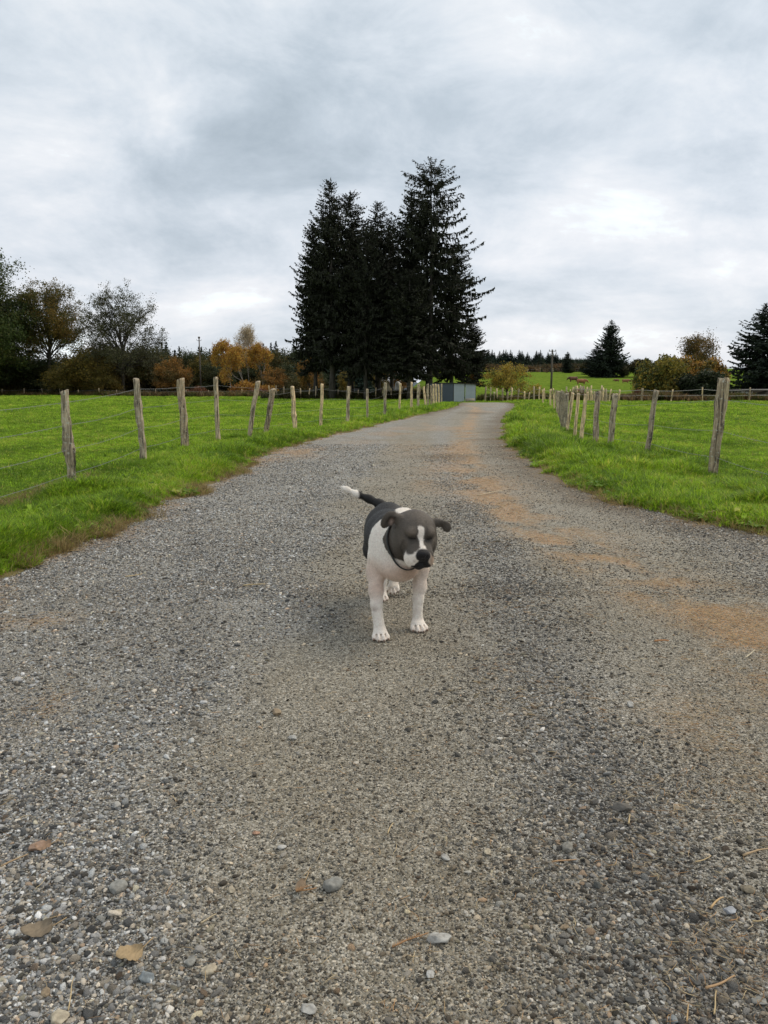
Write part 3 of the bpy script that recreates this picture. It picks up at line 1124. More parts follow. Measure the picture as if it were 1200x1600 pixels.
fr_root = tag(empty('post_fence', gp(1112, 742)), 'fence of leaning weathered stakes and wire along the right verge', 'fence')
FR = [((1310, 812), (1335, 600), 20, dict(tint=GREY)),
      ((1112, 744), (1131, 594), 15.5, dict(foot=.95, head=1.22, bend=-.005, rough=.13, square=.35, split=True, tint=(.86, .80, .70), rings=40, sides=14), 'thick cracked stake with a ragged split top'),
      ((1010, 713), (1026, 610), 8.5, dict(tint=(.72, .68, .62), head=1.0), 'grey stake with worn flat top'),
      ((953, 702), (961, 617), 9, dict(tint=(.92, .88, .78), square=.4, split=True), 'forked-looking split stake'),
      ((930, 696), (934, 612), 10, dict(tint=(1.0, .90, .84), square=.2), 'broad flat pinkish-grey stake'),
      ((908, 690), (915, 616), 6.5, dict(tint=PALE)),
      ((897, 686), (904, 615), 6, dict(tint=PALE)),
      ((885, 679), (895, 614), 6.5, dict(tint=PALE), 'leaning stake with a pale split face'),
      ((883, 674), (885, 615), 7, dict(tint=(.75, .73, .68), rough=.15), 'dark lichen-covered stake'),
      ((879, 670), (879, 611), 6.5, dict(tint=(.62, .60, .55), rough=.15)),
      ((877, 664), (875, 612), 5, dict(tint=(.7, .68, .6))),
      ((874, 656), (872, 611), 4.5, dict(tint=GREY)),
      ((871, 648), (869, 610), 4, dict(tint=GREY)),
      ((866, 641), (865, 609), 3.6, dict(tint=PALE)),
      ((860, 635), (860, 609), 3.2, dict(tint=PALE)),
      ((848, 630), (848, 609), 3.0, dict(tint=PALE))]
ends = []
for i, q in enumerate(FR):
    ends.append(set_post(fr_root, q[0], q[1], q[2], 90 + i, q[4] if len(q) > 4 else None, **q[3]))
wires(fr_root, ends, (.20, .48, .80))

FAR_POSTS = [post_mesh(1.3, .065, .055, lean, 130 + i, sides=6, rings=6, tint=tn) for i, (lean, tn) in enumerate([(.02, PALE), (-.05, GREY), (.07, PALE), (0, DARKW), (-.09, PALE), (.03, (1.2, 1.1, .9))])]


def far_fence(name, label, path, gap, seed, hmul=(.85, 1.15), fr=(.35, .8), wr=.012, gapj=.35, cat='fence', wide=1.0):
    rng_ = np.random.default_rng(seed)
    path = [np.array(p, float) for p in path]
    root = tag(empty(name, (path[0][0], path[0][1], float(ground_z(path[0][0], path[0][1])))), label, cat)
    base = np.array(root.location)
    ends_ = []
    for a_, b_ in zip(path[:-1], path[1:]):
        ln = np.linalg.norm(b_ - a_)
        s_ = 0
        while s_ < ln:
            p_ = a_ + (b_ - a_) * s_ / ln
            z_ = float(ground_z(p_[0], p_[1]))
            o_ = bpy.data.objects.new('fence_post', FAR_POSTS[rng_.integers(0, len(FAR_POSTS))])
            link(o_, root)
            o_.location = (p_[0] - base[0], p_[1] - base[1], z_ - base[2])
            h_ = rng_.uniform(*hmul)
            o_.scale = (rng_.uniform(.8, 1.3) * wide, 1, h_)
            o_.rotation_euler = (rng_.normal(0, .03), rng_.normal(0, .04), rng_.uniform(-.4, .4))
            ends_.append((np.array([p_[0], p_[1], z_]), np.array([p_[0], p_[1], z_ + 1.3 * h_])))
            s_ += gap * rng_.uniform(1 - gapj, 1 + gapj)
    wires(root, ends_, fr, .02, wr, barbs=False)
    return root


def gxy(px, py):
    return ground_hit(px, py)[:2]


far_fence('pasture_fence', 'low far fence of thin posts in front of the dark wood on the left', [(-92, 158), (-62, 150), (-14, 127)], 5.5, 401)
far_fence('pasture_fence', 'far fence of close-set pale posts in front of the tall spruce trunks', [(-14, 96), (-4, 93), (7.2, 88)], 1.15, 402, (.9, 1.35), wide=1.2)
far_fence('pasture_fence', 'far fence of pale stakes from the metal shed past the autumn bushes', [(9.9, 76), (13, 79), (18.8, 80), (19.2, 66)], .62, 403, (.6, 1.15), wide=1.25)
far_fence('pasture_fence', 'far fence along the brown hedge bank behind the right-hand field', [(17.6, 72.5), (27, 73), (45, 73)], 2.3, 404, (.85, 1.1), (.45, .85), .018, wide=1.3)
far_fence('pasture_fence', 'fence at the top of the sloping cattle pasture', [(24, 226), (46, 230), (80, 238)], 6, 405, (.8, 1.1))

# ------------------------------------------------------------------ trees


def spruce_mesh(seed, h, rmax, whorl, nb, dens, droop, bare=.13, col=(.019, .022, .012), step=.33, kw=.15, hang=.75, pw_=.82):
    rng = np.random.default_rng(seed)
    m_ = MB()
    z_ = h * bare
    z0_ = z_
    base = np.array(col)
    while z_ < h * .992:
        f = (z_ - z0_) / (h - z0_)
        prof = (1 - f) ** pw_ * (.72 + .28 * sstep(f, 0, .18)) * (1 + .10 * math.sin(f * 23 + seed))
        for b in range(nb):
            if rng.random() < .10:
                continue
            az = rng.uniform(0, 6.28)
            L = max(.06, rmax * prof * rng.uniform(.50, 1.0) ** .8 * (1.28 if rng.random() < .12 else 1.08))
            dv = np.array([math.cos(az), math.sin(az), 0])
            sd = np.array([-dv[1], dv[0], 0])
            n_ = max(3, int(L / step))
            u_ = np.linspace(0.08, 1, n_)
            rise = np.interp(f, [0, .45, .85, 1], [-.26, -.14, .20, .40])
            zc = L * (rise * u_ - droop * (1 - f) * u_ ** 1.5 * .5 + .30 * u_ ** 4 * (1 if f < .8 else .3))
            zb = z_ + rng.uniform(-.5, .5) * whorl
            C_ = np.array([0, 0, zb]) + dv * (L * u_)[:, None] + np.array([0, 0, 1]) * zc[:, None]
            # the limb itself: a thin strip
            w0 = .05 + .012 * L
            lf = np.stack([C_[:-1] - sd * w0 / 2, C_[:-1] + sd * w0 / 2, C_[1:] + sd * w0 / 3, C_[1:] - sd * w0 / 3], 1)
            m_.quads(lf, np.tile(np.array([.03, .024, .018]), (len(lf), 1)))
            # lateral and hanging twigs
            k = int(n_ * dens)
            ui = rng.random(k) ** .8
            pc = np.stack([np.interp(ui, u_, C_[:, q]) for q in range(3)], -1)
            side = rng.choice([-1, 1], k)
            out = dv[None, :] * rng.uniform(.2, .8, (k, 1)) + sd[None, :] * (side * rng.uniform(.3, 1.0, k))[:, None]
            out /= np.linalg.norm(out, axis=1)[:, None]
            tl = (.25 + .55 * (1 - ui)) * rng.uniform(.5, 1.2, k) * np.clip(L / 2.6, .08 + .22 * (f < .8), 1.2)
            hz = np.where(rng.random(k) < hang * (1 - .8 * f), rng.uniform(.9, 2.4, k), rng.uniform(-.1, .5, k))
            v_ = out * (1 - .55 * sstep(hz, .6, 1.2))[:, None] + np.array([0, 0, -1]) * hz[:, None]
            v_ /= np.linalg.norm(v_, axis=1)[:, None]
            tip = pc + v_ * (tl * rng.uniform(.9, 1.5, k))[:, None]
            mid_ = pc + v_ * (tl * .45)[:, None]
            wd = np.cross(v_, rng.normal(size=(k, 3)))
            wd /= np.linalg.norm(wd, axis=1)[:, None]
            kk = kw * (1 - .65 * f ** 2) * rng.uniform(.5, 1.2, k)[:, None]
            q_ = np.stack([pc, mid_ + wd * kk, tip, mid_ - wd * kk], 1)
            m_.quads(q_, base * rng.uniform(.6, 1.5, (k, 1)) * (1 + .25 * rng.normal(size=(k, 1))).clip(.5, 1.6))
        z_ += whorl * rng.uniform(.75, 1.25) * (1 - .45 * f)
    for q in range(8):
        a = q * .8
        m_.quads(np.array([[(0, 0, h * .955), (.02 * h ** .5 * math.cos(a), .02 * h ** .5 * math.sin(a), h * .97), (0, 0, h), (-.02 * h ** .5 * math.cos(a), -.02 * h ** .5 * math.sin(a), h * .965)]]), base[None])
    return m_.mesh('crown', M_NEEDLE)


def trunk_mesh(h, r, seed, mat=M_BARK, sides=8):
    m_ = MB()
    t_ = np.linspace(0, 1, 9)
    pts = np.stack([.004 * h * np.sin(t_ * 5 + seed), .004 * h * np.cos(t_ * 4 + seed), t_ * h - .1], -1)
    m_.tube(pts, r * (1.25 * (t_ < .05) + (t_ >= .05)) * (1 - .93 * t_), sides)
    return m_.mesh('trunk', mat, smooth=True)


def broadleaf(seed, h, spread, trunk_r, levels=5, kids=3, leaves=9000, lsize=.16, pal=((.05, .07, .02),), clump=.5, low=.22, upright=.5, leaf_keep=1.0, bark=M_BARK, droop=0.0):
    """meshes (trunk with its limbs, crown of leaves), total height h"""
    rng = np.random.default_rng(seed)
    wood_, tips = MB(), []

    def grow(p, dv, L, r, lev):
        n_ = 4
        pts = [p]
        d_ = dv.copy()
        for _ in range(n_):
            d_ = d_ + rng.normal(0, .13, 3) + np.array([0, 0, .05 * upright - droop * (levels - lev < 3) * .12])
            d_ /= np.linalg.norm(d_)
            pts.append(pts[-1] + d_ * L / n_)
        wood_.tube(pts, np.linspace(r, r * .62, n_ + 1), 7 if lev == 0 else (5 if lev < 3 else 3), caps=False)
        if lev >= levels - 2:
            tips.append((pts[2], lev))
        if lev == levels:
            tips.append((pts[-1], lev))
            return
        nk = kids + (1 if lev == 0 else 0) - (1 if rng.random() < .25 else 0)
        a0 = rng.uniform(0, 6.28)
        for k in range(nk):
            a_ = a0 + k * 6.28 / nk + rng.normal(0, .3)
            sp_ = rng.uniform(.45, 1.0) * (spread if lev < 2 else .85)
            u_ = np.cross(d_, [0.3, .5, .8]); u_ /= np.linalg.norm(u_)
            v_ = np.cross(d_, u_)
            nd = d_ * upright + (u_ * math.cos(a_) + v_ * math.sin(a_)) * sp_ + np.array([0, 0, .12])
            nd /= np.linalg.norm(nd)
            st = pts[-1] if k < 2 else pts[-2]
            grow(st, nd, L * rng.uniform(.66, .86), r * .62, lev + 1)
    grow(np.array([0, 0, -.1]), np.array([0, 0, 1.0]), h * low, trunk_r, 0)
    tp = np.array([q[0] for q in tips])
    zmax = tp[:, 2].max()
    sc = h / (zmax + .4)
    wood_.V = [v * sc for v in wood_.V]
    tp *= sc
    n = leaves
    idx = rng.integers(0, len(tp), n)
    off = rng.normal(0, clump * .5, (n, 3)) * np.array([1, 1, .7])
    C_ = tp[idx] + off
    clr = rng.random(len(tp))[idx]
    keep = rng.random(n) < leaf_keep
    C_, clr = C_[keep], clr[keep]
    n = len(C_)
    a_ = rng.normal(size=(n, 3)); a_ /= np.linalg.norm(a_, axis=1)[:, None]
    b_ = np.cross(a_, rng.normal(size=(n, 3))); b_ /= np.linalg.norm(b_, axis=1)[:, None]
    s_ = lsize * rng.uniform(.6, 1.3, (n, 1))
    P = np.stack([C_ - a_ * s_, C_ - b_ * s_ * .6, C_ + a_ * s_, C_ + b_ * s_ * .6], 1)
    pal = np.array(pal)
    ci = np.clip((clr * .7 + rng.random(n) * .3) * len(pal), 0, len(pal) - 1).astype(int)
    col = pal[ci] * rng.uniform(.65, 1.35, (n, 1))
    lv = MB()
    lv.quads(P, col)
    return wood_.mesh('trunk', bark, smooth=True), lv.mesh('crown', M_LEAF)


def dome_tree(seed, h, rx, trunk_r, limbs=24, twigs=10, leaves=20000, lsize=.15, pal=((.05, .07, .02),), clump=.8, base=.20, cz=.58, rz=.42, bark=M_BARK):
    """trunk with long limbs that end on a rounded crown"""
    rng = np.random.default_rng(seed)
    wd, tips = MB(), []
    tz = np.linspace(-.1, h * .72, 9)
    tr = np.stack([.012 * h * np.sin(tz / h * 7 + seed), .012 * h * np.cos(tz / h * 6 + seed), tz], -1)
    wd.tube(tr, trunk_r * (1 - .8 * np.linspace(0, 1, 9)) * (1 + .4 * (tz < .1)), 8, caps=False)
    for i in range(limbs):
        a = i * 2.4 + rng.normal(0, .3)
        el = math.asin(rng.uniform(-.55, .98))
        rad = rng.uniform(.78, 1.08)
        tgt = np.array([math.cos(a) * math.cos(el) * rx, math.sin(a) * math.cos(el) * rx, h * (cz + rz * math.sin(el))]) * np.array([rad, rad, 1 - (1 - rad) * .3])
        zs = np.clip(h * base + (tgt[2] - h * base) * rng.uniform(.10, .5), h * base * .8, h * .66)
        st = np.array([np.interp(zs, tz, tr[:, 0]), np.interp(zs, tz, tr[:, 1]), zs])
        u = np.linspace(0, 1, 8)[:, None]
        pts = st + (tgt - st) * u + np.array([0, 0, 1]) * (np.sin(u * math.pi) * np.linalg.norm(tgt - st) * .10)
        pts[1:] += rng.normal(0, .018 * h * .4, (7, 3)).cumsum(0) * .5
        rr = trunk_r * .34 * rng.uniform(.7, 1.1)
        wd.tube(pts, np.linspace(rr, rr * .18, 8), 4, caps=False)
        for k in range(twigs):
            uk = rng.uniform(.3, 1.0)
            p0 = np.array([np.interp(uk, u[:, 0], pts[:, q]) for q in range(3)])
            d = (tgt - st) / np.linalg.norm(tgt - st) * .7 + rng.normal(0, .75, 3) + np.array([0, 0, .35])
            d /= np.linalg.norm(d)
            L = h * rng.uniform(.05, .13)
            p1 = p0 + d * L
            wd.tube([p0, p0 + d * L * .5 + rng.normal(0, .02 * L, 3), p1], [rr * .22, rr * .14, rr * .06], 3, caps=False)
            tips += [p1, p0 + d * L * .6]
            for _ in range(3):
                d2 = d + rng.normal(0, .8, 3)
                d2 /= np.linalg.norm(d2)
                p2 = p1 + d2 * L * .5
                wd.tube([p0 + d * L * rng.uniform(.4, 1), p2], [rr * .08, rr * .04], 3, caps=False)
                tips.append(p2)
    tp = np.array(tips)
    n = leaves
    idx = rng.integers(0, len(tp), n)
    wgt = rng.random(len(tp))[idx]
    C_ = tp[idx] + rng.normal(0, clump * .5, (n, 3)) * (.5 + wgt[:, None]) * np.array([1, 1, .7])
    a_ = rng.normal(size=(n, 3)); a_ /= np.linalg.norm(a_, axis=1)[:, None]
    b_ = np.cross(a_, rng.normal(size=(n, 3))); b_ /= np.linalg.norm(b_, axis=1)[:, None]
    s_ = lsize * rng.uniform(.6, 1.3, (n, 1))
    pal = np.array(pal)
    zone = np.array([mnoise.noise(Vector(v) * (5.0 / h) + Vector((seed, 0, 0))) for v in tp])[idx]
    ci = np.clip((zone * 1.1 + .5 + rng.normal(0, .16, n)) * len(pal), 0, len(pal) - 1).astype(int)
    lv = MB()
    lv.quads(np.stack([C_ - a_ * s_, C_ - b_ * s_ * .6, C_ + a_ * s_, C_ + b_ * s_ * .6], 1), pal[ci] * rng.uniform(.65, 1.35, (n, 1)))
    return wd.mesh('trunk', bark, smooth=True), lv.mesh('crown', M_LEAF)


def bush_meshes(seed, w_, h, n, lsize, pal, stems=9, lumps=14, bare_low=.1):
    rng = np.random.default_rng(seed)
    st = MB()
    cs = []
    for i in range(lumps):
        a_ = rng.uniform(0, 6.28)
        rr = rng.random() ** .6 * w_ * .36
        zc = h * rng.uniform(.25, .78) * (1 - .35 * (rr / (w_ * .5)) ** 2)
        cs.append((rr * math.cos(a_), rr * math.sin(a_), zc, w_ * rng.uniform(.10, .2)))
    cs = np.array(cs)
    for i in range(stems):
        c_ = cs[i % lumps]
        t_ = np.linspace(0, 1, 5)
        st.tube(np.stack([c_[0] * t_ ** 1.5, c_[1] * t_ ** 1.5, -.05 + (c_[2] + .3 * h * rng.random()) * t_], -1), np.linspace(.05, .012, 5) * max(.5, h / 4), 4, caps=False)
    idx = rng.integers(0, lumps, n)
    d_ = rng.normal(size=(n, 3)); d_ /= np.linalg.norm(d_, axis=1)[:, None]
    rad = cs[idx, 3] * (rng.random(n) ** .33) * rng.uniform(.6, 1.35, n)
    C_ = cs[idx, :3] + d_ * rad[:, None] * np.array([1, 1, .9])
    C_[:, 2] = np.clip(C_[:, 2], h * .02, None)
    a_ = rng.normal(size=(n, 3)); a_ /= np.linalg.norm(a_, axis=1)[:, None]
    b_ = np.cross(a_, rng.normal(size=(n, 3))); b_ /= np.linalg.norm(b_, axis=1)[:, None]
    s_ = lsize * rng.uniform(.6, 1.4, (n, 1))
    pal = np.array(pal)
    ci = ((rng.random(lumps)[idx] * .65 + rng.random(n) * .35) * len(pal)).astype(int).clip(0, len(pal) - 1)
    lv = MB()
    lv.quads(np.stack([C_ - a_ * s_, C_ - b_ * s_ * .6, C_ + a_ * s_, C_ + b_ * s_ * .6], 1), pal[ci] * rng.uniform(.6, 1.35, (n, 1)))
    return st.mesh('stem', M_BARK), lv.mesh('crown', M_LEAF)


def stand(name, meshes, x, y, rz, scale, label, cat, group=None, names=('trunk', 'crown')):
    o = tag(empty(name, (x, y, float(ground_z(x, y)) - .03), rz), label, cat, group)
    for nm, me in zip(names, meshes):
        c_ = bpy.data.objects.new(nm, me)
        link(c_, o)
        c_.scale = scale if not np.isscalar(scale) else (scale,) * 3
    return o


SPR = [spruce_mesh(500, 27, 5.6, .50, 8, 5.4, .50, pw_=.50, kw=.16, bare=.19), spruce_mesh(501, 27, 5.2, .52, 8, 5.4, .70, pw_=.42, kw=.16, bare=.20), spruce_mesh(502, 27, 6.4, .80, 9, 5.0, .85, hang=.95, pw_=.36, kw=.15, bare=.19)]
SPT = [trunk_mesh(27, .42, i) for i in range(3)]


def px_x(px, Y):
    return at(px, 610, Y)[0]


CLUMP = [  # px, py top, half-width px, Y, variant, label
    (519, 281, 62, 93, 0, 'tall spruce at the left edge of the dark clump, with a single pointed top'),
    (493, 352, 42, 96, 1, 'shorter spruce whose branches reach out furthest left of the clump'),
    (549, 300, 58, 97, 1, 'spruce just right of the pointed left-hand one, its top a little lower'),
    (590, 315, 56, 100, 0, 'spruce in the middle of the clump beside the gap in the skyline'),
    (572, 352, 50, 91, 2, 'lower spruce in front of the middle of the clump'),
    (611, 338, 40, 103, 1, 'thin spruce tip showing in the notch between the two high groups'),
    (641, 298, 54, 97, 0, 'dense spruce pressed against the left side of the tallest tree'),
    (671, 256, 84, 92, 2, 'tallest spruce of the clump with layered drooping branches and grey trunk'),
    (706, 392, 56, 96, 2, 'lower spruce filling the right flank under the tallest one'),
    (640, 420, 60, 88, 1, 'dark lower spruce in front between the middle and the tallest tree'),
    (738, 500, 34, 99, 0, 'small spruce at the right foot of the clump above the shed')]
for i, (px, pt, hw, Yt, v, lb) in enumerate(CLUMP):
    x_ = px_x(px, Yt)
    g_ = float(ground_z(x_, Yt))
    hgt = at(px, pt, Yt)[2] - g_
    sxy = hw * Yt / FPX / (5.6, 5.2, 6.4)[v] * 1.02
    stand('spruce_tree', (SPT[v], SPR[v]), x_, Yt, i * 1.3, (sxy, sxy, hgt / 27), lb, 'spruce tree', 'clump of tall spruces in the middle')

# single conifers on the right
FIR = [spruce_mesh(510, 16, 5.4, .42, 9, 5.6, .35, bare=.03, col=(.022, .032, .020), hang=.45, step=.30, kw=.17, pw_=.68), spruce_mesh(511, 16, 5.0, .45, 9, 5.6, .3, bare=.04, col=(.022, .032, .022), hang=.35, kw=.17, pw_=.62)]
FIT = [trunk_mesh(16, .30, 5), trunk_mesh(16, .28, 6)]
for px, pt, hw, pb, v, nm, lb in [
        (952, 499, 37, 590, 0, 'spruce_tree', 'large dark cone-shaped conifer on the rise above the cattle'),
        (931, 540, 28, 589, 1, 'spruce_tree', 'flat-branched conifer leaning out left of the large one on the rise'),
        (1187, 474, 70, 618, 1, 'spruce_tree', 'large dark conifer cut by the right edge of the picture'),
        (1215, 500, 60, 617, 0, 'spruce_tree', 'second dark conifer behind the one at the right edge'),
        (886, 549, 14, 583, 0, 'spruce_tree', 'small pointed conifer between the tree row and the large conifer')]:
    b_ = ground_hit(px, pb)
    hgt = at(px, pt, b_[1])[2] - b_[2]
    sxy = hw * b_[1] / FPX / (5.4, 5.0)[v]
    stand(nm, (FIT[v], FIR[v]), b_[0], b_[1], px * .1, (sxy, sxy, hgt / 16), lb, 'conifer')

# small plantation conifers: far row on the hill and the wood behind the left field
YNG = [spruce_mesh(520 + i, 9, 2.5, .40, 8, 4.4, .1, bare=.03, col=cc, hang=.2, step=.42, kw=.22, pw_=1.15) for i, cc in enumerate([(.034, .058, .040), (.040, .062, .038), (.028, .048, .036)])]
YNT = trunk_mesh(9, .14, 9, sides=5)
rng = np.random.default_rng(77)
for i in range(78):
    px = 742 + i * 1.92 + rng.uniform(-1.5, 1.5)
    Yt = 262 + rng.uniform(-8, 14)
    x_ = px_x(px, Yt)
    pt = np.interp(px, [742, 770, 830, 860, 872, 895], [549, 547, 550, 548, 557, 567]) + rng.uniform(-3, 11)
    g_ = float(ground_z(x_, Yt))
    hgt = at(px, pt, Yt)[2] - g_
    stand('plantation_conifer', (YNT, YNG[i % 3]), x_, Yt, rng.uniform(0, 6), (hgt / 9 * 2.2, hgt / 9 * 2.2, hgt / 9), 'small dark conifer in the far row along the hilltop', 'conifer', 'row of small conifers on the hilltop')
SK = ([-40, 60, 140, 230, 262, 300, 330, 370, 430, 460, 500, 540, 620], [560, 560, 552, 548, 536, 549, 540, 552, 537, 533, 538, 545, 560])
for i in range(96):
    px = -30 + i * 6.4 + rng.uniform(-5, 5)
    Yt = rng.uniform(172, 205) if px < 470 else rng.uniform(150, 175)
    x_ = px_x(px, Yt)
    pt = np.interp(px, *SK) + rng.choice([rng.uniform(-5, 2), rng.uniform(0, 12)])
    hgt = at(px, pt, Yt)[2] - float(ground_z(x_, Yt))
    stand('plantation_conifer', (YNT, YNG[i % 3]), x_, Yt, rng.uniform(0, 6), (hgt / 9 * 2.0, hgt / 9 * 2.0, hgt / 9), 'dark green conifer in the wood behind the left field', 'conifer', 'conifers of the wood behind the left field')

# broad-leaved trees of the left
OAKG = ((.05, .075, .02), (.065, .09, .024), (.10, .105, .028), (.045, .065, .02))
BRN = ((.11, .10, .03), (.15, .11, .03), (.07, .085, .026), (.20, .13, .03))
big1 = dome_tree(601, 24, 9.5, .55, 46, 13, 95000, .17, OAKG, 1.3, .10, .50, .50)
big2 = dome_tree(602, 20, 6.2, .50, 34, 11, 42000, .14, BRN, .9, .30, .66, .36)
big3 = dome_tree(611, 20, 9.2, .42, 44, 12, 34000, .13, ((.06, .06, .03), (.075, .08, .035), (.10, .095, .045), (.05, .055, .025)), .7, .22, .52, .48)
under = [dome_tree(620 + i, 8, 3.6, .16, 26, 9, 13000, .14, p_, .9, .12, .50, .50) for i, p_ in enumerate([((.06, .07, .022), (.09, .08, .028), (.13, .095, .03)), ((.15, .115, .025), (.10, .09, .024), (.20, .14, .03)), ((.04, .06, .024), (.055, .065, .026), (.08, .085, .03))])]


def px_tree(name, meshes, px, pt, pb, Yt, H, label, cat, group=None, wid=1.0, rz=0.0):
    x_ = px_x(px, Yt)
    hgt = at(px, pt, Yt)[2] - float(ground_z(x_, Yt))
    s_ = hgt / H
    return stand(name, meshes, x_, Yt, rz, (s_ * wid, s_ * wid, s_), label, cat, group)


px_tree('oak_tree', big1, -38, 382, 618, 150, 24, 'big dense dark green tree cut by the left edge of the picture', 'tree', wid=.95)
px_tree('oak_tree', big1, -75, 400, 618, 158, 24, 'dense tree beyond the left edge of the picture', 'tree', wid=1.0, rz=2)
px_tree('oak_tree', big2, 80, 455, 618, 158, 20, 'round-topped brownish autumn tree right of the big green one', 'tree', wid=.95, rz=1)
px_tree('oak_tree', big3, 192, 455, 618, 155, 20, 'airy half-bare tree with wide thin crown, sky showing through', 'tree', wid=.95, rz=2.2)
rng = np.random.default_rng(88)
for i in range(30):
    px = -30 + i * 18.0 + rng.uniform(-6, 6)
    k = 0 if rng.random() < .5 else 2
    Yt = rng.uniform(160, 172) if px < 460 else rng.uniform(135, 150)
    px_tree('understorey_tree', under[k], px, rng.uniform(560, 588) if px > 270 else rng.uniform(538, 578), 618, Yt, 8, 'low dark bushy tree at the foot of the wood behind the left field', 'small tree', 'low trees at the foot of the wood', rng.uniform(1.1, 1.6), rng.uniform(0, 6))
rng = np.random.default_rng(89)
for i in range(20):
    px = 245 + i * 12.6 + rng.uniform(-4, 4)
    px_tree('understorey_tree', under[(0, 2, 2)[i % 3]], px, rng.uniform(548, 564), 618, rng.uniform(166, 174), 8, 'mid-height dull green tree of the wood behind the birches', 'small tree', 'middle-height trees of the wood behind the birches', rng.uniform(.8, 1.1), rng.uniform(0, 6))
for px, pt, Yt, wd, lb in [(138, 540, 153, 1.1, 'yellowish-brown small tree between the brown tree and the airy tree'),
                           (105, 566, 152, 1.3, 'low brownish-yellow tree under the round-topped brown tree'),
                           (160, 572, 151, 1.3, 'low ochre tree in front of the airy tree trunk')]:
    px_tree('small_autumn_tree', under[1], px, pt, 618, Yt, 8, lb, 'small tree', None, wd, px)
# birches and orange trees
ORG = ((.46, .25, .04), (.40, .19, .035), (.52, .34, .06), (.28, .16, .035))
RST = ((.22, .10, .03), (.16, .08, .03), (.28, .13, .035))
birch = [broadleaf(640 + i, 13, .34, .13, 5, 3, 9000, .17, ORG, .8, .22, 1.1, bark=M_BARK_PALE, droop=1.0) for i in range(2)]
bare_b = broadleaf(645, 14, .30, .12, 6, 3, 9000, .13, ((.55, .46, .32), (.48, .38, .24)), .7, .22, 1.0, bark=M_BARK_PALE)
for px, pt, Yt, v, wd, lb in [(362, 528, 150, 0, .62, 'orange birch at the left of the group of golden birches'),
                              (386, 533, 149, 1, .62, 'golden birch in front of the bare white one'),
                              (412, 532, 152, 0, .58, 'yellow birch at the right of the group of golden birches')]:
    px_tree('birch_tree', birch[v], px, pt, 618, Yt, 13, lb, 'birch tree', None, wd, px)
px_tree('birch_tree', bare_b, 389, 501, 618, 156, 14, 'tall nearly bare whitish birch rising above the golden ones', 'birch tree', None, .42)
AUT = [dome_tree(650 + i, 7, 2.8, .12, 24, 8, 7500, .13, p_, .6, .14, .52, .48) for i, p_ in enumerate([((.30, .15, .035), (.20, .11, .03), (.12, .09, .03)), ((.16, .13, .03), (.09, .09, .025), (.28, .19, .03))])]
for px, pt, Yt, v, wd, lb in [(430, 574, 148, 0, 1.3, 'orange-brown bushy tree right of the birches'), (280, 556, 150, 0, .9, 'orange-brown tree left of the far pole'),
                              (262, 568, 149, 0, 1.0, 'rusty leaved small tree next to the airy tree'), (318, 562, 165, 1, .8, 'small yellow tree behind the far pole'),
                              (484, 545, 118, 0, .7, 'orange tree glimpsed at the left edge of the spruce clump'), (620, 570, 118, 0, .9, 'orange tree glimpsed between the spruce trunks'),
                              (596, 572, 122, 1, .8, 'yellow-brown tree behind the middle spruce trunks'), (735, 585, 98, 0, .6, 'yellow-orange bush behind the metal shed'), (540, 582, 118, 1, .9, 'olive small tree behind the left spruce trunks')]:
    px_tree('small_autumn_tree', AUT[v], px, pt, 618, Yt, 7, lb, 'small tree', None, wd, px)

# autumn fruit trees and shrubs right of the shed
YEL = ((.44, .29, .04), (.26, .22, .045), (.50, .36, .06), (.13, .14, .03))
apple = dome_tree(660, 3.6, 2.3, .12, 26, 9, 9500, .065, YEL, .40, .14, .55, .45)
px_tree('fruit_tree', apple, 792, 569, 618, 82, 3.6, 'bushy tree with yellow autumn leaves behind the end of the track', 'tree', None, .95)
apple2 = broadleaf(663, 2.4, 1.1, .07, 4, 3, 1500, .065, YEL, .35, .35, .4)
px_tree('fruit_tree', apple2, 826, 590, 618, 83, 2.4, 'small crooked tree with sparse yellow leaves right of the bushy yellow one', 'tree', None, 1.3, 1)

SHB = [bush_meshes(670, 6.0, 4.4, 14000, .12, ((.15, .15, .03), (.24, .19, .036), (.08, .10, .028), (.34, .25, .04))),
       bush_meshes(671, 5.0, 4.0, 15000, .12, ((.022, .032, .014), (.03, .042, .018), (.05, .055, .02)), lumps=18),
       bush_meshes(672, 5.0, 5.0, 12000, .12, ((.34, .18, .035), (.24, .15, .035), (.13, .11, .03), (.42, .25, .04)))]
big4 = dome_tree(680, 7.0, 2.3, .18, 26, 9, 9000, .085, ((.12, .075, .025), (.09, .075, .025), (.20, .12, .035)), .45, .40, .66, .34)
for px, pt, Yt, v, wpx, lb, H in [(1032, 545, 79, 0, 84, 'wide olive and yellow shrub at the left of the hedge group on the right', 4.4),
                                  (1012, 575, 81, 0, 50, 'lower olive shrub at the left end of the hedge group on the right', 4.4),
                                  (1092, 575, 77, 1, 70, 'dense dark green rounded shrub in front of the orange one', 4.0),
                                  (1064, 547, 83, 2, 64, 'orange-yellow shrub behind the dark rounded shrub', 5.0),
                                  (1105, 550, 84, 2, 62, 'orange shrub between the dark rounded shrub and the edge conifer', 5.0)]:
    x_ = px_x(px, Yt)
    hgt = at(px, pt, Yt)[2] - float(ground_z(x_, Yt))
    w_ = wpx * Yt / FPX / (6.0, 5.0, 5.0)[v]
    stand('hedge_shrub', SHB[v], x_, Yt, px * .3, (w_ * 1.15, w_ * 1.15, hgt / H), lb, 'shrub', None, ('stem', 'crown'))
px_tree('oak_tree', big4, 1088, 527, 618, 92, 7.0, 'brown-leaved round-topped tree rising behind the orange shrubs', 'tree', None, .95)
SB2 = bush_meshes(673, 6.0, 4.0, 9000, .16, ((.035, .042, .018), (.05, .05, .02), (.09, .065, .025)))
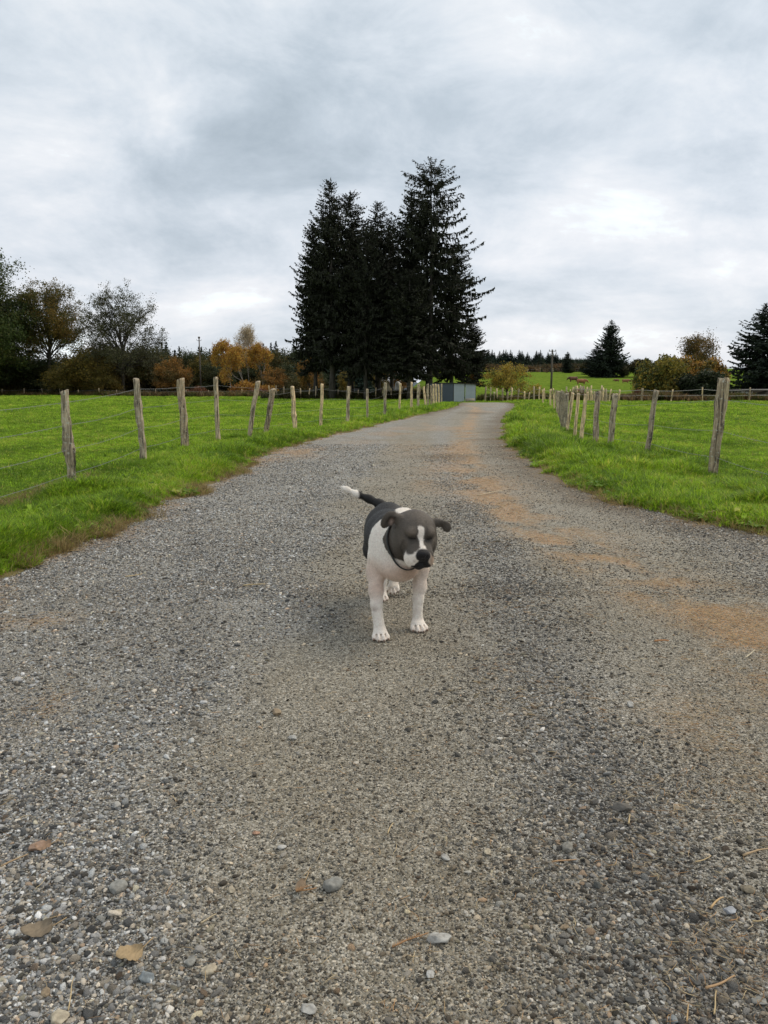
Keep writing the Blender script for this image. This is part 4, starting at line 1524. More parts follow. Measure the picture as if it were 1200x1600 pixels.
for px, pb, hp, wpx, lb in [(915, 585, 17, 26, 'olive-brown bush left of the large conifer on the rise'), (992, 589, 24, 40, 'dark bush right of the large conifer on the rise'),
                            (1008, 590, 26, 36, 'dark bushy tree further right of the large conifer on the rise'), (893, 583, 8, 14, 'low rusty bush under the small pointed conifer'),
                            (975, 590, 16, 26, 'low bush against the right foot of the large conifer')]:
    b_ = ground_hit(px, pb)
    stand('hedge_shrub', SB2, b_[0], b_[1], px, (wpx * b_[1] / FPX / 5.0, wpx * b_[1] / FPX / 5.0, hp * b_[1] / FPX / 3.4), lb, 'shrub', None, ('stem', 'crown'))

# bracken and low autumn bushes in front of the left wood
ORB = bush_meshes(681, 4.0, 1.9, 5000, .10, ((.34, .17, .03), (.26, .12, .03), (.38, .22, .04)), lumps=20)
BRK = bush_meshes(682, 3.2, 1.2, 4000, .09, ((.16, .065, .035), (.20, .09, .045), (.11, .05, .03)), lumps=18)
for px, Yt, hp, wpx, me, nm, lb in [(385, 141, 21, 44, ORB, 'low_bush', 'bright orange low bush in front of the birches'), (418, 139, 15, 34, ORB, 'low_bush', 'orange low bush right of the brighter one'),
                                    (405, 137, 10, 40, BRK, 'bracken_patch', 'reddish bracken mound below the orange bushes'), (310, 141, 12, 34, BRK, 'bracken_patch', 'rusty red bracken mound behind the pale straight stake'),
                                    (292, 143, 8, 26, BRK, 'bracken_patch', 'small rusty bracken mound left of the larger one'), (998, 76, 14, 22, BRK, 'bracken_patch', 'rust-coloured mound at the left foot of the olive shrub')]:
    x_ = px_x(px, Yt)
    stand(nm, me, x_, Yt, px, (wpx * Yt / FPX / 3.4, wpx * Yt / FPX / 3.4, hp * Yt / FPX / (1.6 if me is ORB else 1.0)), lb, 'bush', None, ('stem', 'crown'))
# small rusty sapling in front of the spruces
x_ = px_x(547, 100)
stand('small_conifer', (YNT, spruce_mesh(690, 9, 1.4, .5, 5, 3, .1, .05, (.13, .05, .022), hang=.3, step=.4, kw=.2)), x_, 100, 0, (.30, .30, .34), 'rust-brown dead sapling in front of the left spruce trunks', 'sapling')

# rough growth along the field edges: nobody could count it
BR_K = [tuft_mesh(700 + i, 18, .12, .55, .035, .6) for i in range(4)]


def rough(name, pts, width, n, seed, pal, s0, s1):
    rng = np.random.default_rng(seed)
    pts = np.array(pts, float)
    L = np.linalg.norm(np.diff(pts, axis=0), axis=1)
    cs = np.concatenate([[0], np.cumsum(L)])
    u_ = rng.random(n) * cs[-1]
    x = np.interp(u_, cs, pts[:, 0]) + rng.normal(0, width * .3, n)
    y = np.interp(u_, cs, pts[:, 1]) + rng.normal(0, width * .5, n)
    k = n
    s = rng.uniform(s0, s1, k) * (.6 + .8 * fbm(u_ * .35 + seed, u_ * 0))
    pal = np.array(pal)
    blk = (fbm(u_ * .25 + 3 * seed, x * .2) * 1.6 - .3 + rng.normal(0, .12, n)).clip(0, .99)
    c = pal[(blk * len(pal)).astype(int)] * rng.uniform(.7, 1.3, (k, 1))
    z = ground_z(x, y)
    scatter(name, BR_K, np.stack([x, y, z], -1), np.stack([rng.normal(0, .1, k), rng.normal(0, .1, k), rng.uniform(0, 6.28, k)], -1), s[:, None] * np.array([1.3, 1.3, 1]), c, rng.integers(0, 4, k))


rough('dry_bank_growth', [(17.5, 74.6), (27, 75), (46, 75)], 1.4, 5200, 801, ((.12, .085, .05), (.20, .14, .08), (.10, .11, .04), (.16, .08, .05)), .8, 1.7)
rough('field_edge_growth', [(-95, 160), (-62, 152), (-14, 129)], 3, 7000, 802, ((.07, .055, .03), (.14, .10, .05), (.08, .09, .03), (.18, .13, .06)), .6, 2.0)
rough('spruce_foot_growth', [(-14, 98), (-4, 95), (8, 90)], 2.2, 5000, 803, ((.04, .045, .02), (.08, .07, .03), (.06, .08, .025)), .8, 2.0)
rough('conifer_row_growth', [(28, 262), (50, 264), (72, 268)], 6, 3000, 806, ((.025, .04, .028), (.03, .045, .025)), 3.5, 6.5)
rough('track_end_growth', [(10, 77.5), (13, 81), (19, 82)], 1.2, 2200, 804, ((.09, .12, .03), (.16, .13, .05), (.07, .09, .03)), .6, 1.4)
rough('hilltop_bank_growth', [(20, 236), (45, 240), (85, 246)], 5, 3500, 805, ((.09, .06, .035), (.05, .05, .025), (.14, .09, .05)), 2.0, 4.5)

# ------------------------------------------------------------------ metal shed at the end of the track
M_SHEET, t = new_mat('zinc_sheet')
co = t.node('ShaderNodeTexCoord').outputs['Object']
n = t.noise(co, 3.0, 5, .65)
n2 = t.noise(co, 14.0, 4, .6)
c = t.mix(n, (.27, .31, .345), (.40, .44, .475))
c = t.mix(t.maprange(n2, .58, .7, 0, .6), c, (.22, .14, .09))
p = t.node('ShaderNodeBsdfPrincipled', i_Base_Color=c, i_Metallic=.25, i_Roughness=.6)
finish(t, p.outputs[0])
M_PAINT = mat_plain('dark_blue_sheet', (.07, .09, .12), .55, .2)
M_DARKWOOD = mat_plain('dark_timber', (.03, .026, .022), .9)
M_TIMBER = mat_plain('grey_timber', (.30, .26, .21), .9, 0, .3, 12)


def corrugated(name, w_, h, mat, parent, loc, rz, pitch=.10, amp=.014, z0=0.0, slope=0.0):
    n_ = int(w_ / pitch * 6)
    xx = np.linspace(0, w_, n_)
    yy = amp * np.cos(xx / pitch * 2 * np.pi)
    V = np.concatenate([np.stack([xx, yy, np.full(n_, z0)], -1), np.stack([xx, yy, np.full(n_, h) + slope * xx], -1),
                        np.stack([xx, yy + .006, np.full(n_, z0)], -1), np.stack([xx, yy + .006, np.full(n_, h) + slope * xx], -1)])
    i = np.arange(n_ - 1)
    m_ = MB()
    m_.add(V, np.concatenate([np.stack([i, i + 1, i + 1 + n_, i + n_], -1), np.stack([i + 2 * n_, i + 3 * n_, i + 1 + 3 * n_, i + 1 + 2 * n_], -1)]))
    o = m_.build(name, mat, parent, smooth=True, col=False)
    o.location = loc
    o.rotation_euler = (0, 0, rz)
    return o


C0 = ground_hit(708.5, 628.2)
shed = tag(empty('metal_shed', C0, R(12)), 'small blue-grey corrugated metal shed at the end of the gravel track', 'shed')
SH = at(708, 598.5, C0[1])[2] - C0[2]
wf = (744 - 708.5) * C0[1] / FPX / math.cos(R(12)) * .99
pw = wf * .47
corrugated('wall_sheet', pw, SH - .08, M_SHEET, shed, (0.03, 0, 0), 0)
corrugated('wall_sheet', wf - pw - .16, SH - .10, M_SHEET, shed, (pw + .13, 0, 0), 0)
corrugated('side_wall', 2.6, SH - .03, M_PAINT, shed, (-.03, .02, 0), R(130), .09, .018)
corrugated('back_wall', wf, SH - .2, M_PAINT, shed, (-1.6, 2.0, 0), 0)
for q in (0.0, pw + .03, wf - .03):
    m_ = MB()
    m_.box((q - .04, .02, -.05), (q + .04, .10, SH - .10))
    m_.build('corner_post' if q != pw + .03 else 'door_post', M_DARKWOOD, shed, col=False)
m_ = MB()
for k in range(3):
    pass
rs = MB()
rs.add([(-.12, -.16, SH - .02), (wf + .12, -.16, SH - .14), (wf - 1.45, 2.15, SH - .16), (-1.85, 2.1, SH - .02),
        (-.12, -.16, SH + .035), (wf + .12, -.16, SH - .085), (wf - 1.45, 2.15, SH - .10), (-1.85, 2.1, SH + .035)],
       [(0, 3, 2, 1), (4, 5, 6, 7), (0, 1, 5, 4), (1, 2, 6, 5), (2, 3, 7, 6), (3, 0, 4, 7)])
rs.build('roof', M_DARKWOOD, shed, col=False)
m_ = MB()
m_.box((pw + .15, -.06, .02), (wf - .1, -.035, .34))
m_.build('foot_board', M_TIMBER, shed, col=False)

# pale things glimpsed between the spruce trunks, beyond the far fence
M_CREAM = mat_plain('cream_cloth', (.62, .55, .36), .8, 0, .12, 3)
M_WHITE = mat_plain('white_plastic', (.75, .76, .76), .5, 0, .05, 3)
Yc = 99.0
x_ = px_x(607, Yc)
g_ = float(ground_z(x_, Yc))
m_ = MB()
u_, v_ = np.meshgrid(np.linspace(0, 1, 12), np.linspace(0, 1, 12), indexing='ij')
top_ = at(603, 594, Yc)[2] - g_
Vx = -.42 + .95 * u_ + .10 * np.sin(v_ * 5)
Vz = top_ * (1 - .15 * u_ - .9 * u_ ** 3) * (1 - v_ * .62) + .05 * np.sin(u_ * 9)
Vy = .22 * np.sin(v_ * 3 + u_ * 4)
i_ = np.arange(11)[:, None] * 12 + np.arange(11)[None, :]
Fq = np.stack([i_, i_ + 1, i_ + 13, i_ + 12], -1).reshape(-1, 4)
m_.add(np.stack([Vx, Vy, Vz], -1).reshape(-1, 3), Fq)
m_.add(np.stack([Vx, Vy + .03, Vz], -1).reshape(-1, 3), Fq[:, ::-1])
o = m_.build('cloth_sheet', M_CREAM, None, smooth=True, col=False)
o.location = (x_, Yc, g_)
tag(o, 'cream-coloured cloth hanging over the far fence between the spruce trunks', 'cloth')
ob = MB()
a_ = np.linspace(0, np.pi, 9)
Yb_ = 101.0
xb = px_x(621.5, Yb_)
gb = float(ground_z(xb, Yb_))
hb = at(621, 596, Yb_)[2] - gb
ob.tube(np.stack([0 * a_, 0 * a_, hb * np.array([0, .3, .5, .62, .75, .86, .94, .985, 1.0])], -1), [.36, .38, .38, .38, .37, .34, .27, .16, .05], 14)
o = ob.build('water_tank', M_WHITE, None, smooth=True, col=False)
o.location = (xb, Yb_, gb)
tag(o, 'round white tank standing behind the fence under the spruces', 'tank')
# grey hutch
Yh = 101.0
xh = px_x(557, Yh)
hut = tag(empty('hutch', (xh, Yh, float(ground_z(xh, Yh)))), 'small grey-blue wooden hutch under the left spruces', 'hutch')
m_ = MB(); m_.box((-.34, -.3, .25), (.34, .3, 1.25)); m_.build('cabinet', M_SHEET, hut, col=False)
m_ = MB(); m_.box((-.42, -.4, 1.252), (.42, .4, 1.31)); m_.build('roof', M_TIMBER, hut, col=False)
for q in ((-.28, -.24), (.28, -.24), (-.28, .24), (.28, .24)):
    m_ = MB(); m_.box((q[0] - .03, q[1] - .03, -.05), (q[0] + .03, q[1] + .03, .249)); m_.build('leg', M_TIMBER, hut, col=False)

# lean-to and stacked boards at the far right
Yl = 80.0
xl = px_x(1150, Yl)
lean = tag(empty('lean_to', (xl, Yl, float(ground_z(xl, Yl)))), 'low open lean-to with a pale sheet wall under the conifer at the right edge', 'shed')
wl = 58 * Yl / FPX
M_PALE = mat_plain('pale_sheet', (.46, .50, .52), .6, .1, .15, 2)
m_ = MB(); m_.box((.10, -.02, .1), (1.35, .03, .92)); m_.build('pale_panel', M_PALE, lean, col=False)
m_ = MB(); m_.box((2.0, -.02, .3), (3.6, .03, .62)); m_.build('pale_panel', M_PALE, lean, col=False)
m_ = MB(); m_.box((-.5, .9, 0), (wl, .95, 1.0)); m_.build('back_wall', M_DARKWOOD, lean, col=False)
rs = MB()
rs.add([(-.6, -.25, .98), (wl, -.25, 1.02), (wl, 1.1, 1.16), (-.6, 1.1, 1.12), (-.6, -.25, 1.03), (wl, -.25, 1.07), (wl, 1.1, 1.21), (-.6, 1.1, 1.17)],
       [(0, 3, 2, 1), (4, 5, 6, 7), (0, 1, 5, 4), (1, 2, 6, 5), (2, 3, 7, 6), (3, 0, 4, 7)])
rs.build('roof', M_DARKWOOD, lean, col=False)
for q in (-.45, 1.6, 3.75):
    m_ = MB(); m_.box((q - .05, -.15, -.05), (q + .05, -.06, .975)); m_.build('corner_post', M_TIMBER, lean, col=False)

# ------------------------------------------------------------------ utility poles
M_POLE = mat_plain('pole_timber', (.10, .085, .07), .9, 0, .3, 5)
M_INS = mat_plain('insulator', (.35, .36, .36), .4, 0, .1)
for px, pt, pb, Yp, lb, arms in [(861, 546, 616, 112, 'slim dark utility pole standing by the sloping cattle pasture', 1), (314, 530, 618, 158, 'utility pole against the sky above the left wood', 0)]:
    x_ = px_x(px, Yp)
    g_ = float(ground_z(x_, Yp))
    H = at(px, pt, Yp)[2] - g_
    root = tag(empty('utility_pole', (x_, Yp, g_)), lb, 'pole')
    m_ = MB()
    m_.tube([(0, 0, -.2), (0.01, 0, H * .5), (0, 0, H)], [.16, .14, .11], 8)
    m_.build('shaft', M_POLE, root, smooth=True, col=False)
    for z_ in ((H - .25, H - .9) if arms else (H - .3,)):
        m_ = MB()
        m_.box((-.55 if arms else -.35, -.14, z_ - .045), (.55 if arms else .35, -.12 + .0, z_ + .045))
        m_.build('crossarm', M_POLE, root, col=False)
        for sx in (-.45, 0, .45):
            m_ = MB()
            m_.tube([(sx, -.13, z_ + .05), (sx, -.13, z_ + .12), (sx, -.13, z_ + .2), (sx, -.13, z_ + .24)], [.03, .07, .07, .03], 6)
            m_.build('insulator', M_INS, root, col=False)
    if not arms:
        m_ = MB(); m_.tube([(0, -.02, H), (0, -.02, H + .35), (0, -.02, H + .5)], [.10, .24, .18], 8); m_.build('cap', M_POLE, root, col=False)
# ------------------------------------------------------------------ continuous bodies: blended solids turned into one skin


class Body:
    def __init__(self, lo, hi, h):
        self.h = h
        self.lo = np.array(lo, float)
        self.n = np.ceil((np.array(hi) - self.lo) / h).astype(int) + 1
        self.F = np.full(self.n, 0.3, np.float32)

    def _box(self, lo, hi, pad):
        a = np.clip(np.floor((np.array(lo) - pad - self.lo) / self.h).astype(int), 0, self.n - 1)
        b = np.clip(np.ceil((np.array(hi) + pad - self.lo) / self.h).astype(int) + 1, 1, self.n)
        g = [self.lo[i] + np.arange(a[i], b[i]) * self.h for i in range(3)]
        P = np.stack(np.meshgrid(*g, indexing='ij'), -1)
        return (slice(a[0], b[0]), slice(a[1], b[1]), slice(a[2], b[2])), P

    def _put(self, sl, d, k, cut=False):
        A = self.F[sl]
        if cut:
            d = -d
            hh = np.maximum(k - np.abs(A - d), 0) / k
            self.F[sl] = np.maximum(A, d) + hh * hh * k * .25
        else:
            hh = np.maximum(k - np.abs(A - d), 0) / k
            self.F[sl] = np.minimum(A, d) - hh * hh * k * .25

    def cone(self, a, b, ra, rb, k=.02, cut=False):
        a, b = np.array(a, float), np.array(b, float)
        R_ = max(ra, rb)
        sl, P = self._box(np.minimum(a, b) - R_, np.maximum(a, b) + R_, k + 2 * self.h)
        ab = b - a
        t_ = np.clip(((P - a) @ ab) / (ab @ ab), 0, 1)
        d = np.linalg.norm(P - a - t_[..., None] * ab, axis=-1) - (ra + (rb - ra) * t_)
        self._put(sl, d, k, cut)

    def chain(self, pts, rads, k=.02):
        for (a, b, ra, rb) in zip(pts[:-1], pts[1:], rads[:-1], rads[1:]):
            self.cone(a, b, ra, rb, k)

    def ell(self, c, r, M=None, k=.02, cut=False):
        c, r = np.array(c, float), np.array(r, float)
        R_ = r.max()
        sl, P = self._box(c - R_, c + R_, k + 2 * self.h)
        q = P - c
        if M is not None:
            q = q @ M          # columns of M are the ellipsoid's axes
        k0 = np.linalg.norm(q / r, axis=-1)
        k1 = np.linalg.norm(q / (r * r), axis=-1) + 1e-9
        d = k0 * (k0 - 1) / k1
        self._put(sl, d, k, cut)

    def skin(self, smooth=1):
        F = self.F
        s = F < 0
        c = [s[i:self.n[0] - 1 + i, j:self.n[1] - 1 + j, l:self.n[2] - 1 + l] for i in (0, 1) for j in (0, 1) for l in (0, 1)]
        tot = sum(x.astype(np.int8) for x in c)
        act = (tot > 0) & (tot < 8)
        ids = np.full(act.shape, -1, int)
        cells = np.argwhere(act)
        ids[act] = np.arange(len(cells))
        acc = np.zeros((len(cells), 3)); cnt = np.zeros(len(cells))
        cor = [(i, j, l) for i in (0, 1) for j in (0, 1) for l in (0, 1)]
        for p in cor:
            for ax in range(3):
                if p[ax] == 0:
                    q = list(p); q[ax] = 1
                    fa = F[cells[:, 0] + p[0], cells[:, 1] + p[1], cells[:, 2] + p[2]]
                    fb = F[cells[:, 0] + q[0], cells[:, 1] + q[1], cells[:, 2] + q[2]]
                    m_ = (fa < 0) != (fb < 0)
                    t_ = np.where(m_, fa / np.where(m_, fa - fb, 1), 0)
                    e = np.array(p, float)[None].repeat(len(cells), 0)
                    e[:, ax] += t_
                    acc[m_] += e[m_]; cnt[m_] += 1
        V = self.lo + (cells + acc / np.maximum(cnt, 1)[:, None]) * self.h
        quads = []
        for ax in range(3):
            u, v = (ax + 1) % 3, (ax + 2) % 3
            sa = [slice(1, -1)] * 3; sb = [slice(1, -1)] * 3
            sa[ax] = slice(0, self.n[ax] - 1); sb[ax] = slice(1, self.n[ax])
            A, B = s[tuple(sa)], s[tuple(sb)]
            for flip in (False, True):
                e = np.argwhere((A & ~B) if not flip else (~A & B))
                if not len(e):
                    continue
                e = e + np.array([0 if q == ax else 1 for q in range(3)])
                o = []
                for du, dv_ in ((-1, -1), (0, -1), (0, 0), (-1, 0)):
                    w_ = e.copy(); w_[:, u] += du; w_[:, v] += dv_
                    o.append(ids[w_[:, 0], w_[:, 1], w_[:, 2]])
                q_ = np.stack(o, -1)
                quads.append(q_ if not flip else q_[:, ::-1])
        Q = np.concatenate(quads)
        for _ in range(smooth):
            S = np.zeros_like(V); N_ = np.zeros(len(V))
            for a_, b_ in ((0, 1), (1, 2), (2, 3), (3, 0)):
                np.add.at(S, Q[:, a_], V[Q[:, b_]]); np.add.at(N_, Q[:, a_], 1)
                np.add.at(S, Q[:, b_], V[Q[:, a_]]); np.add.at(N_, Q[:, b_], 1)
            V = V * .5 + .5 * S / np.maximum(N_, 1)[:, None]
        return V, Q

    def sample(self, P):
        q = np.clip(np.round((np.asarray(P) - self.lo) / self.h).astype(int), 0, self.n - 1)
        return self.F[q[..., 0], q[..., 1], q[..., 2]]


# ------------------------------------------------------------------ the dog
M_FUR, t = new_mat('short_fur')
a = t.node('ShaderNodeAttribute', attribute_name='col').outputs['Color']
co = t.node('ShaderNodeTexCoord').outputs['Object']
mp = t.node('ShaderNodeMapping', i_Vector=co)
mp.inputs['Scale'].default_value = (1, .35, .6)
fn = t.noise(mp.outputs[0], 420, 4, .65)
fm = t.noise(co, 26, 4, .6)
c = t.mix(1.0, a, t.mix(fn, (.80, .80, .80), (1.18, 1.18, 1.18)), 'MULTIPLY')
c = t.mix(1.0, c, t.mix(fm, (.80, .78, .75), (1.14, 1.14, 1.14)), 'MULTIPLY')
p = t.node('ShaderNodeBsdfPrincipled', i_Base_Color=c, i_Roughness=.7, i_Normal=bump(t, t.math('ADD', fn, t.math('MULTIPLY', fm, 3.0)), .6, .004))
p.inputs['Specular IOR Level'].default_value = .3
p.inputs['Sheen Weight'].default_value = .08
p.inputs['Sheen Roughness'].default_value = .4
finish(t, p.outputs[0])

B = Body((-.34, 3.0, -.01), (.34, 4.42, .70), .0040)
# trunk
B.ell((.022, 3.97, .425), (.098, .14, .105), k=.05)                    # rump
B.ell((.020, 3.80, .415), (.102, .17, .098), k=.06)                     # loin and belly
B.ell((.030, 3.66, .400), (.125, .18, .135), k=.06)                     # ribs
B.ell((.062, 3.50, .400), (.112, .14, .135), k=.05)                     # front of the ribs
B.ell((.068, 3.42, .350), (.098, .085, .090), k=.05)                    # breast
B.ell((.072, 3.385, .312), (.070, .055, .050), k=.04)
B.cone((.060, 3.52, .450), (.108, 3.385, .460), .100, .088, .05)        # neck
B.ell((.100, 3.515, .490), (.060, .075, .078), k=.04)                  # withers
B.cone((.108, 3.385, .462), (.133, 3.33, .490), .088, .080, .03)
B.cone((.095, 3.40, .42), (.115, 3.365, .41), .085, .070, .04)
# shoulders and upper arms
B.ell((-.014, 3.475, .370), (.050, .085, .110), k=.04)
B.ell((.152, 3.490, .370), (.050, .085, .105), k=.04)
B.chain([(-.022, 3.45, .35), (-.038, 3.450, .285), (-.036, 3.400, .205), (-.034, 3.378, .150), (-.030, 3.362, .110)], [.050, .038, .029, .0215, .0215], .025)
B.chain([(.155, 3.48, .36), (.170, 3.51, .285), (.168, 3.497, .200), (.160, 3.485, .145), (.158, 3.482, .105)], [.050, .036, .027, .0205, .0205], .025)


def paw(c, ang, front=True, s=1.0, lift=0.0, pitch=0.0):
    """a foot with four toes; ang = heading, 0 is towards -Y; returns claw tips"""
    cx, cy, cz = c
    f = np.array([math.sin(ang), -math.cos(ang), 0])
    r = np.array([math.cos(ang), math.sin(ang), 0])
    up = np.array([0, 0, 1.0])
    f2 = f * math.cos(pitch) - up * math.sin(pitch)
    up2 = up * math.cos(pitch) + f * math.sin(pitch)
    o = np.array([cx, cy, cz])
    B.ell(o + up2 * .026 * s, (.034 * s, .034 * s, .026 * s), k=.018)
    B.ell(o - f2 * .008 + up2 * .012 * s, (.028 * s, .026 * s, .014 * s), k=.008)
    claws_, tpos = [], []
    for q, (dx, dy, rr) in enumerate([(-.029, .018, .0125), (-.0105, .036, .0140), (.0105, .036, .0140), (.029, .018, .0125)]):
        dirn = (f2 * 1.0 + r * dx * 9)
        dirn /= np.linalg.norm(dirn)
        p0 = o + f2 * (dy - .026) * s + r * dx * .85 * s + up2 * .024 * s
        p1 = o + f2 * dy * s + r * dx * s + up2 * .0175 * s
        B.cone(p0, p1, rr * s * .9, rr * s * 1.08, .0045)
        p2 = p1 + dirn * .010 * s - up2 * .005 * s
        B.cone(p1, p2, rr * s, rr * .80 * s, .005)
        tpos.append((p0, p1))
        claws_.append((p2 + dirn * .007 * s + up2 * .001, dirn, up2))
    for (a0, a1), (b0, b1) in zip(tpos[:-1], tpos[1:]):
        up_ = up2 * .0165 * s
        B.cone((a0 + b0) / 2 + up_ * .80 - f2 * .004, (a1 + b1) / 2 + up_ * .20 + f2 * .012 * s, .0030, .0055, .004, True)
    return claws_


CL = []
B.cone((-.030, 3.362, .110), (-.020, 3.345, .045), .0215, .026, .012)
CL += paw((-.016, 3.335, .0), R(5), s=.96, pitch=R(0))
B.cone((.158, 3.482, .105), (.158, 3.478, .045), .0205, .025, .012)
CL += paw((.160, 3.465, .0), R(12), s=1.0)
# hind legs
B.ell((-.048, 3.93, .355), (.055, .105, .125), k=.04)
B.ell((.092, 3.95, .355), (.052, .105, .120), k=.04)
B.chain([(-.048, 3.86, .30), (-.030, 3.93, .235), (-.008, 4.03, .165)], [.060, .042, .027], .03)     # right thigh to hock
B.chain([(-.008, 4.03, .165), (-.010, 4.015, .10), (-.012, 4.00, .045)], [.027, .023, .024], .015)
CL += paw((-.012, 3.985, .0), R(0), s=.85)
B.chain([(.085, 3.88, .30), (.078, 3.98, .24), (.062, 4.10, .19)], [.058, .042, .027], .03)
B.chain([(.062, 4.10, .19), (.056, 4.10, .13), (.055, 4.085, .085)], [.027, .023, .024], .015)
CL += paw((.052, 4.075, .036), R(-8), s=.84, pitch=R(22))
# tail
TAIL = [(.018, 4.085, .470), (-.02, 4.125, .497), (-.08, 4.155, .523), (-.15, 4.165, .549), (-.205, 4.165, .574), (-.232, 4.165, .588)]
B.chain(TAIL, [.032, .021, .0165, .0135, .010, .004], .03)

# head, in its own frame: x to the picture's right, y along the muzzle, z up
HY, HP, HR = R(13), R(19), R(-5)
fwd = np.array([math.sin(HY) * math.cos(HP), -math.cos(HY) * math.cos(HP), -math.sin(HP)])
rgt = np.cross(np.array([0, 0, 1.0]), -fwd * 1.0)
rgt = np.array([math.cos(HY), math.sin(HY), 0.0])
upv = np.cross(fwd, rgt) * -1
upv = upv if upv[2] > 0 else -upv
rg2 = rgt * math.cos(HR) + upv * math.sin(HR)
up2 = -rgt * math.sin(HR) + upv * math.cos(HR)
HM = np.stack([rg2, fwd, up2], 1)              # columns: local axes
HO = np.array([.138, 3.318, .495])


def H(x, y, z):
    return HO + HM @ np.array([x, y, z])


def he(c, r, k=.015, cut=False, rz=0.0, rx=0.0, ry=0.0):
    M_ = HM
    if rz or rx or ry:
        e = np.array(Matrix.Rotation(rz, 3, 'Z') @ Matrix.Rotation(ry, 3, 'Y') @ Matrix.Rotation(rx, 3, 'X'))
        M_ = HM @ e
    B.ell(H(*c), r, M_, k, cut)


def hc(a, b, ra, rb, k=.012, cut=False):
    B.cone(H(*a), H(*b), ra, rb, k, cut)


he((0, -.015, .014), (.086, .088, .075), .03)
he((0, .030, .022), (.066, .056, .052), .03)
for s in (-1, 1):
    he((s * .052, .014, -.040), (.047, .064, .062), .025)       # cheek muscles
    he((s * .035, .064, .037), (.029, .023, .019), .012)        # brows
    he((s * .046, .058, -.010), (.022, .030, .020), .015)       # under the eyes
    hc((s * .020, .070, -.028), (s * .022, .128, -.040), .036, .030, .018)
    he((s * .0345, .112, -.067), (.029, .044, .039), .012)       # lips
    he((s * .034, .088, -.070), (.026, .040, .034), .014)
hc((0, .060, .002), (0, .128, -.020), .026, .021, .018)          # bridge
he((0, .152, -.026), (.0285, .015, .0195), .006)                 # nose
he((0, .146, -.042), (.016, .012, .016), .008)
hc((0, .060, -.090), (0, .122, -.092), .036, .024, .015)         # lower jaw
he((0, .138, -.085), (.021, .012, .011), .006)
hc((0, .161, -.040), (0, .152, -.072), .0035, .0035, .005, True)  # cleft under the nose
for s in (-1, 1):
    he((s * .0115, .164, -.029), (.0052, .007, .0042), .003, True)                  # nostrils
    hc((s * .003, .155, -.076), (s * .030, .138, -.094), .0045, .004, .004, True)    # mouth line
    hc((s * .030, .138, -.094), (s * .052, .090, -.094), .004, .004, .004, True)
    he((s * .0385, .074, .020), (.017, .011, .011), .008)                           # closed lid
    he((s * .036, .100, .014), (.017, .014, .010), .016, True)                      # hollow of the eye
    hc((s * .024, .0850, .014), (s * .038, .0850, .010), .0022, .0026, .003, True)  # slit
    hc((s * .038, .0850, .010), (s * .052, .075, .014), .0026, .0020, .003, True)


def ear(side, pts, ra, thick, k=.008):
    """a flap: chain of flattened lobes"""
    for (c, r, rot) in pts:
        e = np.array(Matrix.Rotation(rot[2], 3, 'Z') @ Matrix.Rotation(rot[1], 3, 'Y') @ Matrix.Rotation(rot[0], 3, 'X'))
        B.ell(H(*c), r, HM @ e, k)


# picture-right ear: held out sideways, the tip folded over
ear(1, [((.092, -.012, .045), (.032, .016, .020), (0, R(-5), 0)),
        ((.118, -.004, .043), (.036, .0078, .021), (R(-20), R(8), 0)),
        ((.140, .004, .028), (.021, .0072, .019), (R(8), R(42), R(8)))], 0, 0)
# picture-left ear: laid back and turned so the inside shows
ear(-1, [((-.084, -.020, .050), (.030, .020, .024), (0, R(8), 0)),
         ((-.120, -.024, .048), (.038, .014, .036), (0, R(-14), R(-20))),
         ((-.138, -.022, .028), (.022, .011, .027), (0, R(-8), R(-20)))], 0, 0)
he((-.117, -.010, .038), (.022, .011, .026), .004, True, rz=R(-20))
he((-.100, -.004, .050), (.010, .010, .018), .006, True)

V, Q = B.skin(2)
# ---- coat: blue-grey and white, laid out on the body in its own measures
L = (V - HO) @ HM                            # head coordinates
x, y, z = V[:, 0], V[:, 1], V[:, 2]
nz = np.array([mnoise.noise(Vector(v) * 32) for v in V]) * .010
n3 = np.array([mnoise.noise(Vector(v) * 9 + Vector((3, 1, 2))) for v in V])
nzb = nz + n3 * .016
W = np.array((.88, .81, .73))
G = np.array((.094, .080, .066))
DG = np.array((.024, .023, .022))
inhead = sstep(.158 - np.linalg.norm(L * np.array([1, .80, 1.0]), axis=1), 0, .004) * (L[:, 1] > -.075)
bodyax = .035 + (y - 3.9) * -.05
# trunk: dark saddle over back, flanks and thighs; white chest, belly, neck side and legs
white_body = np.maximum.reduce([
    sstep(.285 - z + nzb, -.004, .006),                                            # legs, under-belly
    sstep(3.52 - y + (0.40 - z) * .45 + nzb * 2, -.006, .010) * (z < .60)])          # front of the neck and chest
thigh = sstep(y, 3.70, 3.72) * sstep(z + nzb, .245, .255)
white_body = np.where(y > 3.70, white_body * (1 - thigh), white_body)
nape = sstep(.070 - np.hypot(x - .115, (y - 3.49)) + nzb, -.004, .006) * (z > .48)
white_body = np.maximum(white_body, nape)
col = DG * 1.25 * (1 - white_body)[:, None] + W * white_body[:, None]
col = np.where(((z > .28) & (y > 3.5))[:, None], col * (1 + .25 * n3[:, None]), col)
tl = sstep(-.135 - x + nz, -.004, .006) * sstep(z, .5, .52) * sstep(y, 4.05, 4.08)
col = np.where((z > .47)[:, None] & (y > 4.09)[:, None], DG * .75 * (1 - tl[:, None]) + W * 1.08 * tl[:, None], col)
